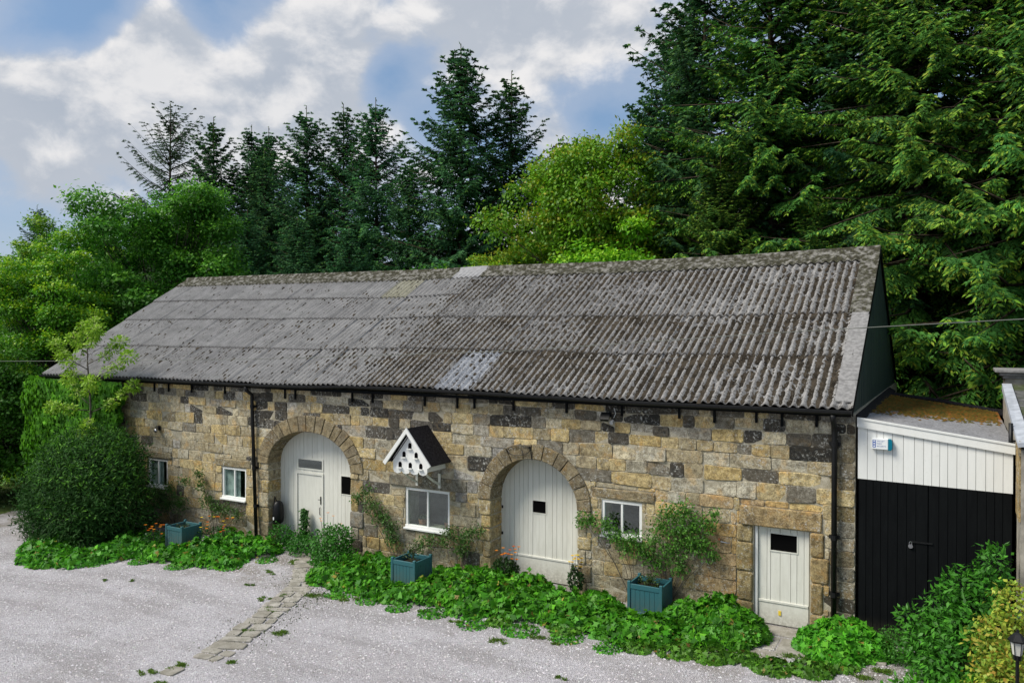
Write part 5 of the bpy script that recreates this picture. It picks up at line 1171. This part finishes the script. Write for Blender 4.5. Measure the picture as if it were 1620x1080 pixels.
def broad(Rm, H, seed, cols, tips=None, lobes=70, per=420, L=.14, W=.09, lr=(.6, 1.2), flat=.6, base=.25, shape=RHOMB):
    global RG
    keep = RG; RG = np.random.default_rng(seed); rd = random.Random(seed); parts = []; segs = [([(0, 0, -1), (.1, 0, H*.3), (0, .1, H*.6)], .018*H, .010*H, 8)]
    for k in range(lobes):
        d = rnd3(1)[0]; q = rd.uniform(.5, 1.0)**.6*(1+.20*sin(3*math.atan2(d[1], d[0])+seed)+.16*sin(5*math.atan2(d[1], d[0])-seed*2+d[2]*4)+.13*sin(7*d[2]+seed)); zc = H*(base+(1-base)*.5); rzv = H*(1-base)*.5
        # taper: wide below the middle, narrower at the top
        c = np.array([d[0]*Rm*q, d[1]*Rm*q, d[2]*rzv*q*.92+zc]); c[:2] *= 1.0-.35*max(0, d[2]); r_ = rd.uniform(*lr)
        n = int(per*r_**1.6); sd_ = rnd3(n); sd_[:, 2] = np.abs(sd_[:, 2])*np.where(RG.random(n) < .8, 1, -1); P = c+sd_*np.array([r_, r_, r_*flat])*(1-.45*RG.random((n, 1))**1.5); P += RG.normal(0, .08*r_, P.shape)+sd_*(RG.random((n, 1))**5*.55*r_)
        D = norm(sd_*.7+rnd3(n)*.7+np.array([0, 0, -.25])); nn = norm(sd_*.6+np.array([0, 0, .8])+rnd3(n)*.5); C = cmix(n, *cols, spread=.14)*rd.uniform(.85, 1.15)
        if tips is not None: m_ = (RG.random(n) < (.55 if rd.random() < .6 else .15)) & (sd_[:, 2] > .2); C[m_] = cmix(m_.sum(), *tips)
        parts.append(leaves(P, D, nn, L*(.7+.6*RG.random(n)), W*(.7+.6*RG.random(n)), C, shape)); st = np.array([0, .05, H*rd.uniform(.2, .55)]); segs.append(([tuple(st), tuple((st+c)/2+np.array([0, 0, .3])), tuple(c)], .03, .01, 4))
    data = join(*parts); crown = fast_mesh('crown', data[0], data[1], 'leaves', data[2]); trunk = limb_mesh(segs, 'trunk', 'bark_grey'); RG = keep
    return crown, trunk
NT = [0]
ORD = 'first second third fourth fifth sixth seventh eighth ninth tenth eleventh twelfth thirteenth fourteenth fifteenth sixteenth'.split()
def tree(name, label, pair, x, y, s=1., rot=None, group=None, sz=None, cat='tree', z=None):
    o = thing(name, label, cat, (x, y, (gz(x) if z is None else z)), group); NT[0] += 1
    o.rotation_euler = (random.uniform(-.015, .015), random.uniform(-.015, .015), rot if rot is not None else NT[0]*2.39996); o.scale = (s, s, sz or s)
    for me, nm in ((pair[0], 'crown'), (pair[1], 'trunk')): link(bpy.data.objects.new(nm, me), o)
    return o
NEWG = ((.14, .33, .03), (.20, .42, .035), (.32, .38, .045))
DG = ((.042, .14, .05), (.055, .17, .05), (.035, .11, .046))
SA = spruce(22, 5.2, 11, .19, .44, .185, 9, dark=((.045, .15, .026), (.06, .18, .028)), new=NEWG, newp=.42, spw=.055, spl=.19, power=.6, ns=8)
SB = spruce(22, 4.8, 12, .19, .44, .185, 9, dark=((.05, .16, .026), (.065, .19, .028)), new=NEWG, newp=.5, spw=.055, spl=.19, hang=.5, power=.6, ns=8)
SC = spruce(20, 5.3, 13, .08, .42, .19, 8, dark=DG, newp=.26, spw=.07, spl=.19, power=.7)
SD = spruce(20, 4.9, 14, .08, .44, .19, 8, dark=DG, newp=.28, spw=.07, spl=.19, hang=.3, power=.7)
SE = spruce(20, 5.2, 15, .08, .44, .205, 9, dark=DG, newp=.18, spw=.075, spl=.20, hang=.45, power=.65)
LA = spruce(22, 5.6, 16, .2, .55, .22, 6, dark=((.05, .11, .04), (.04, .09, .035)), new=((.08, .15, .04),), newp=.3, spw=.06, spl=.15, sparse=.85, hang=.15, power=.55)
G1 = 'dark spruces standing in a row behind the barn'
tree('larch', 'sparse airy larch with open top at the far left of the tree line', LA, -52, 24, 1.09, 1.0)
for x, y, H, pr, lab in ((-44.1, 22, 21.4, SD, 'dark spruce with twin feathery top just right of the larch'), (-42.3, 23.5, 20.9, SC, 'dark spruce close behind the twin topped one right of the larch'), (-39.5, 22.5, 18.6, SD, 'low shouldered spruce under the thin bare leader left of centre'),
        (-34.0, 21, 20.4, SC, 'dark spruce with a thin bare leader, first of the three pointed tops'), (-32.0, 22, 20.4, SD, 'slim dark spruce, middle one of the three pointed tops'), (-28.05, 20.5, 19.8, SC, 'pointed dark spruce, right one of the three pointed tops'),
        (-24.6, 19, 15.5, SE, 'broad lower spruce filling the gap left of the tallest central spruce'), (-21.0, 19, 20.9, SE, 'tallest central dark spruce with a ragged spire'), (-19.6, 21.5, 20.1, SD, 'spruce with slender second spire right of the tallest central one'),
        (-17.0, 23, 16.6, SC, 'shorter spruce on the right shoulder of the tallest central spruce'), (-30.5, 16.5, 12.6, SE, 'low dark spruce directly behind the left half of the roof'), (-36.5, 18.0, 13.8, SE, 'low dark spruce above the left end of the ridge'), (-25.8, 15.5, 11.6, SE, 'low spruce with pale tips behind the middle of the ridge')):
    tree('spruce_tree', lab, pr, x, y, H/20, group=G1)
tree('spruce_tree', 'young spruce with a thin leader between two taller spruces at left', SC, -46.9, 30, 1.14, group=G1)
# second row that only shows as darkness between the others
for k in range(16):
    x = -62+k*5.2+random.uniform(-1, 1); tree('spruce_tree', ORD[k]+' spruce from the left in the shaded second row behind the barn', (SC, SD, SE)[k % 3], x, 29+random.uniform(-1.5, 2), random.uniform(.66, .84), group='shaded spruces in the second row')
G2 = 'tall spruces towering over the right end of the barn'
for x, y, H, pr, lab in ((-11.0, 20.5, 17.6, SD, 'slim bluish spruce at the left edge of the tall right group'), (-7.6, 19, 24.0, SC, 'tall spruce with stepped branches forming the left outline of the right group'), (-4.2, 16.8, 24.5, SA, 'tall spruce above the right third of the ridge'),
        (-1.0, 18.0, 26, SE, 'tall dark spruce set back above the right end of the ridge'), (.9, 14.2, 24.5, SB, 'tall spruce directly above the gable end with drooping pale tips'), (4.9, 13.0, 25.5, SA, 'tall spruce right of the gable end with pale hanging sprays'),
        (8.6, 11.5, 26, SB, 'nearest tall spruce with broad pale sprays at the right edge'), (4.6, 19.0, 27, SE, 'tall shaded spruce behind the pale sprayed ones at right'), (11.6, 15.5, 27, SC, 'tall spruce at the far right edge behind the house'), (-6.0, 14.6, 12.6, SB, 'low spruce with fresh tips poking over the right half of the ridge'),
        (-2.2, 14.2, 10.4, SA, 'small spruce tip just over the ridge near the gable end')):
    tree('spruce_tree', lab, pr, x, y, H/22 if pr in (SA, SB) else H/20, group=G2)
for k in range(7): tree('spruce_tree', ORD[k]+' spruce from the left in the shaded row behind the tall right group', (SC, SE)[k % 2], -12+k*5.5, 27+random.uniform(-1, 2), random.uniform(1.05, 1.2), group='shaded spruces behind the right group')
SY = broad(6.0, 13.6, 21, ((.06, .22, .016), (.10, .32, .022), (.045, .15, .012)), ((.15, .40, .03), (.21, .48, .04)), 270, 640, .17, .12, (.5, 1.15), .5, .05)
YL = broad(4.4, 14, 22, ((.14, .33, .015), (.20, .40, .02), (.09, .23, .012)), ((.30, .46, .02), (.40, .38, .03)), 270, 620, .155, .11, (.42, .95), .6, .08)
BR = broad(2.6, 11.2, 23, ((.16, .46, .015), (.24, .56, .02), (.09, .28, .012)), ((.36, .64, .03),), 110, 700, .17, .12, (.45, .9), .6, .05)
DK = broad(3.4, 9, 24, ((.045, .15, .014), (.065, .21, .016), (.09, .26, .018)), None, 110, 420, .19, .13, (.6, 1.1), .55, .0)
tree('sycamore_tree', 'large rounded bright green sycamore left of the barn ridge', SY, -33.2, 9.5, 1.0)
tree('sycamore_tree', 'second green sycamore behind the left end of the barn', SY, -42.0, 15.0, .70, 2.2)
YG = broad(4.2, 14, 27, ((.10, .32, .012), (.16, .42, .015), (.055, .2, .012)), ((.30, .56, .02), (.40, .60, .02)), 220, 640, .16, .12, (.45, 1.0), .55, .0)
tree('broadleaf_tree', 'yellow-green tree at the far left edge of the photograph', YG, -31.6, 3.2, .73, 4.1)
tree('broadleaf_tree', 'yellow-green tree further behind at the far left edge', YG, -42, 9, .86, 1.3)
tree('broadleaf_tree', 'green tree overhanging the dark track at the left edge', DK, -30.0, -.2, .68, 2.0)
tree('broadleaf_tree', 'dark leafy tree beside the left gable of the barn', DK, -31.0, 6.5, .95, .5)
tree('broadleaf_tree', 'dark leafy tree beyond the track at far left', DK, -38.0, 4.5, .9, 3.3)
tree('broadleaf_tree', 'tallest yellow-green maple with orange tinged tips above the centre ridge', YL, -12.7, 16.2, .98, .2, sz=1.14)
tree('broadleaf_tree', 'lower yellow-green maple at the left of the tallest one above the centre ridge', YL, -15.6, 15.2, .74, 3.4)
tree('broadleaf_tree', 'yellow-green maple on the right shoulder of the tallest one', YL, -10.6, 16.6, .84, 5.0)
tree('broadleaf_tree', 'vivid light green tree in front of the dark spruces right of centre', BR, -9.9, 14.0, 1.0, .4)
tree('broadleaf_tree', 'small light green sapling crown just over the middle of the ridge', BR, -17.4, 13.8, .87, 2.4)
for k, x in enumerate((-29, -22.5, -19.8, -15.5, -12)):
    tree('understorey_tree', ORD[k]+' dark understorey tree from the left hugging the back of the barn', DK, x, 14.2+.7*(k % 2), .92+.05*(k % 3), k*1.9, group='understorey trees behind the barn')
tree('spruce_tree', 'tiny distant spruce tip on the skyline at far left', SD, -98, 40, 1.1, group=G1)
for k in range(6): tree('broadleaf_tree', ORD[k]+' distant green tree from the left on the far left skyline', (YG, SY)[k % 2], -96+k*9.5, 27+4*(k % 2), 1.0+.05*k, k*1.7, group='distant trees on the far left skyline')
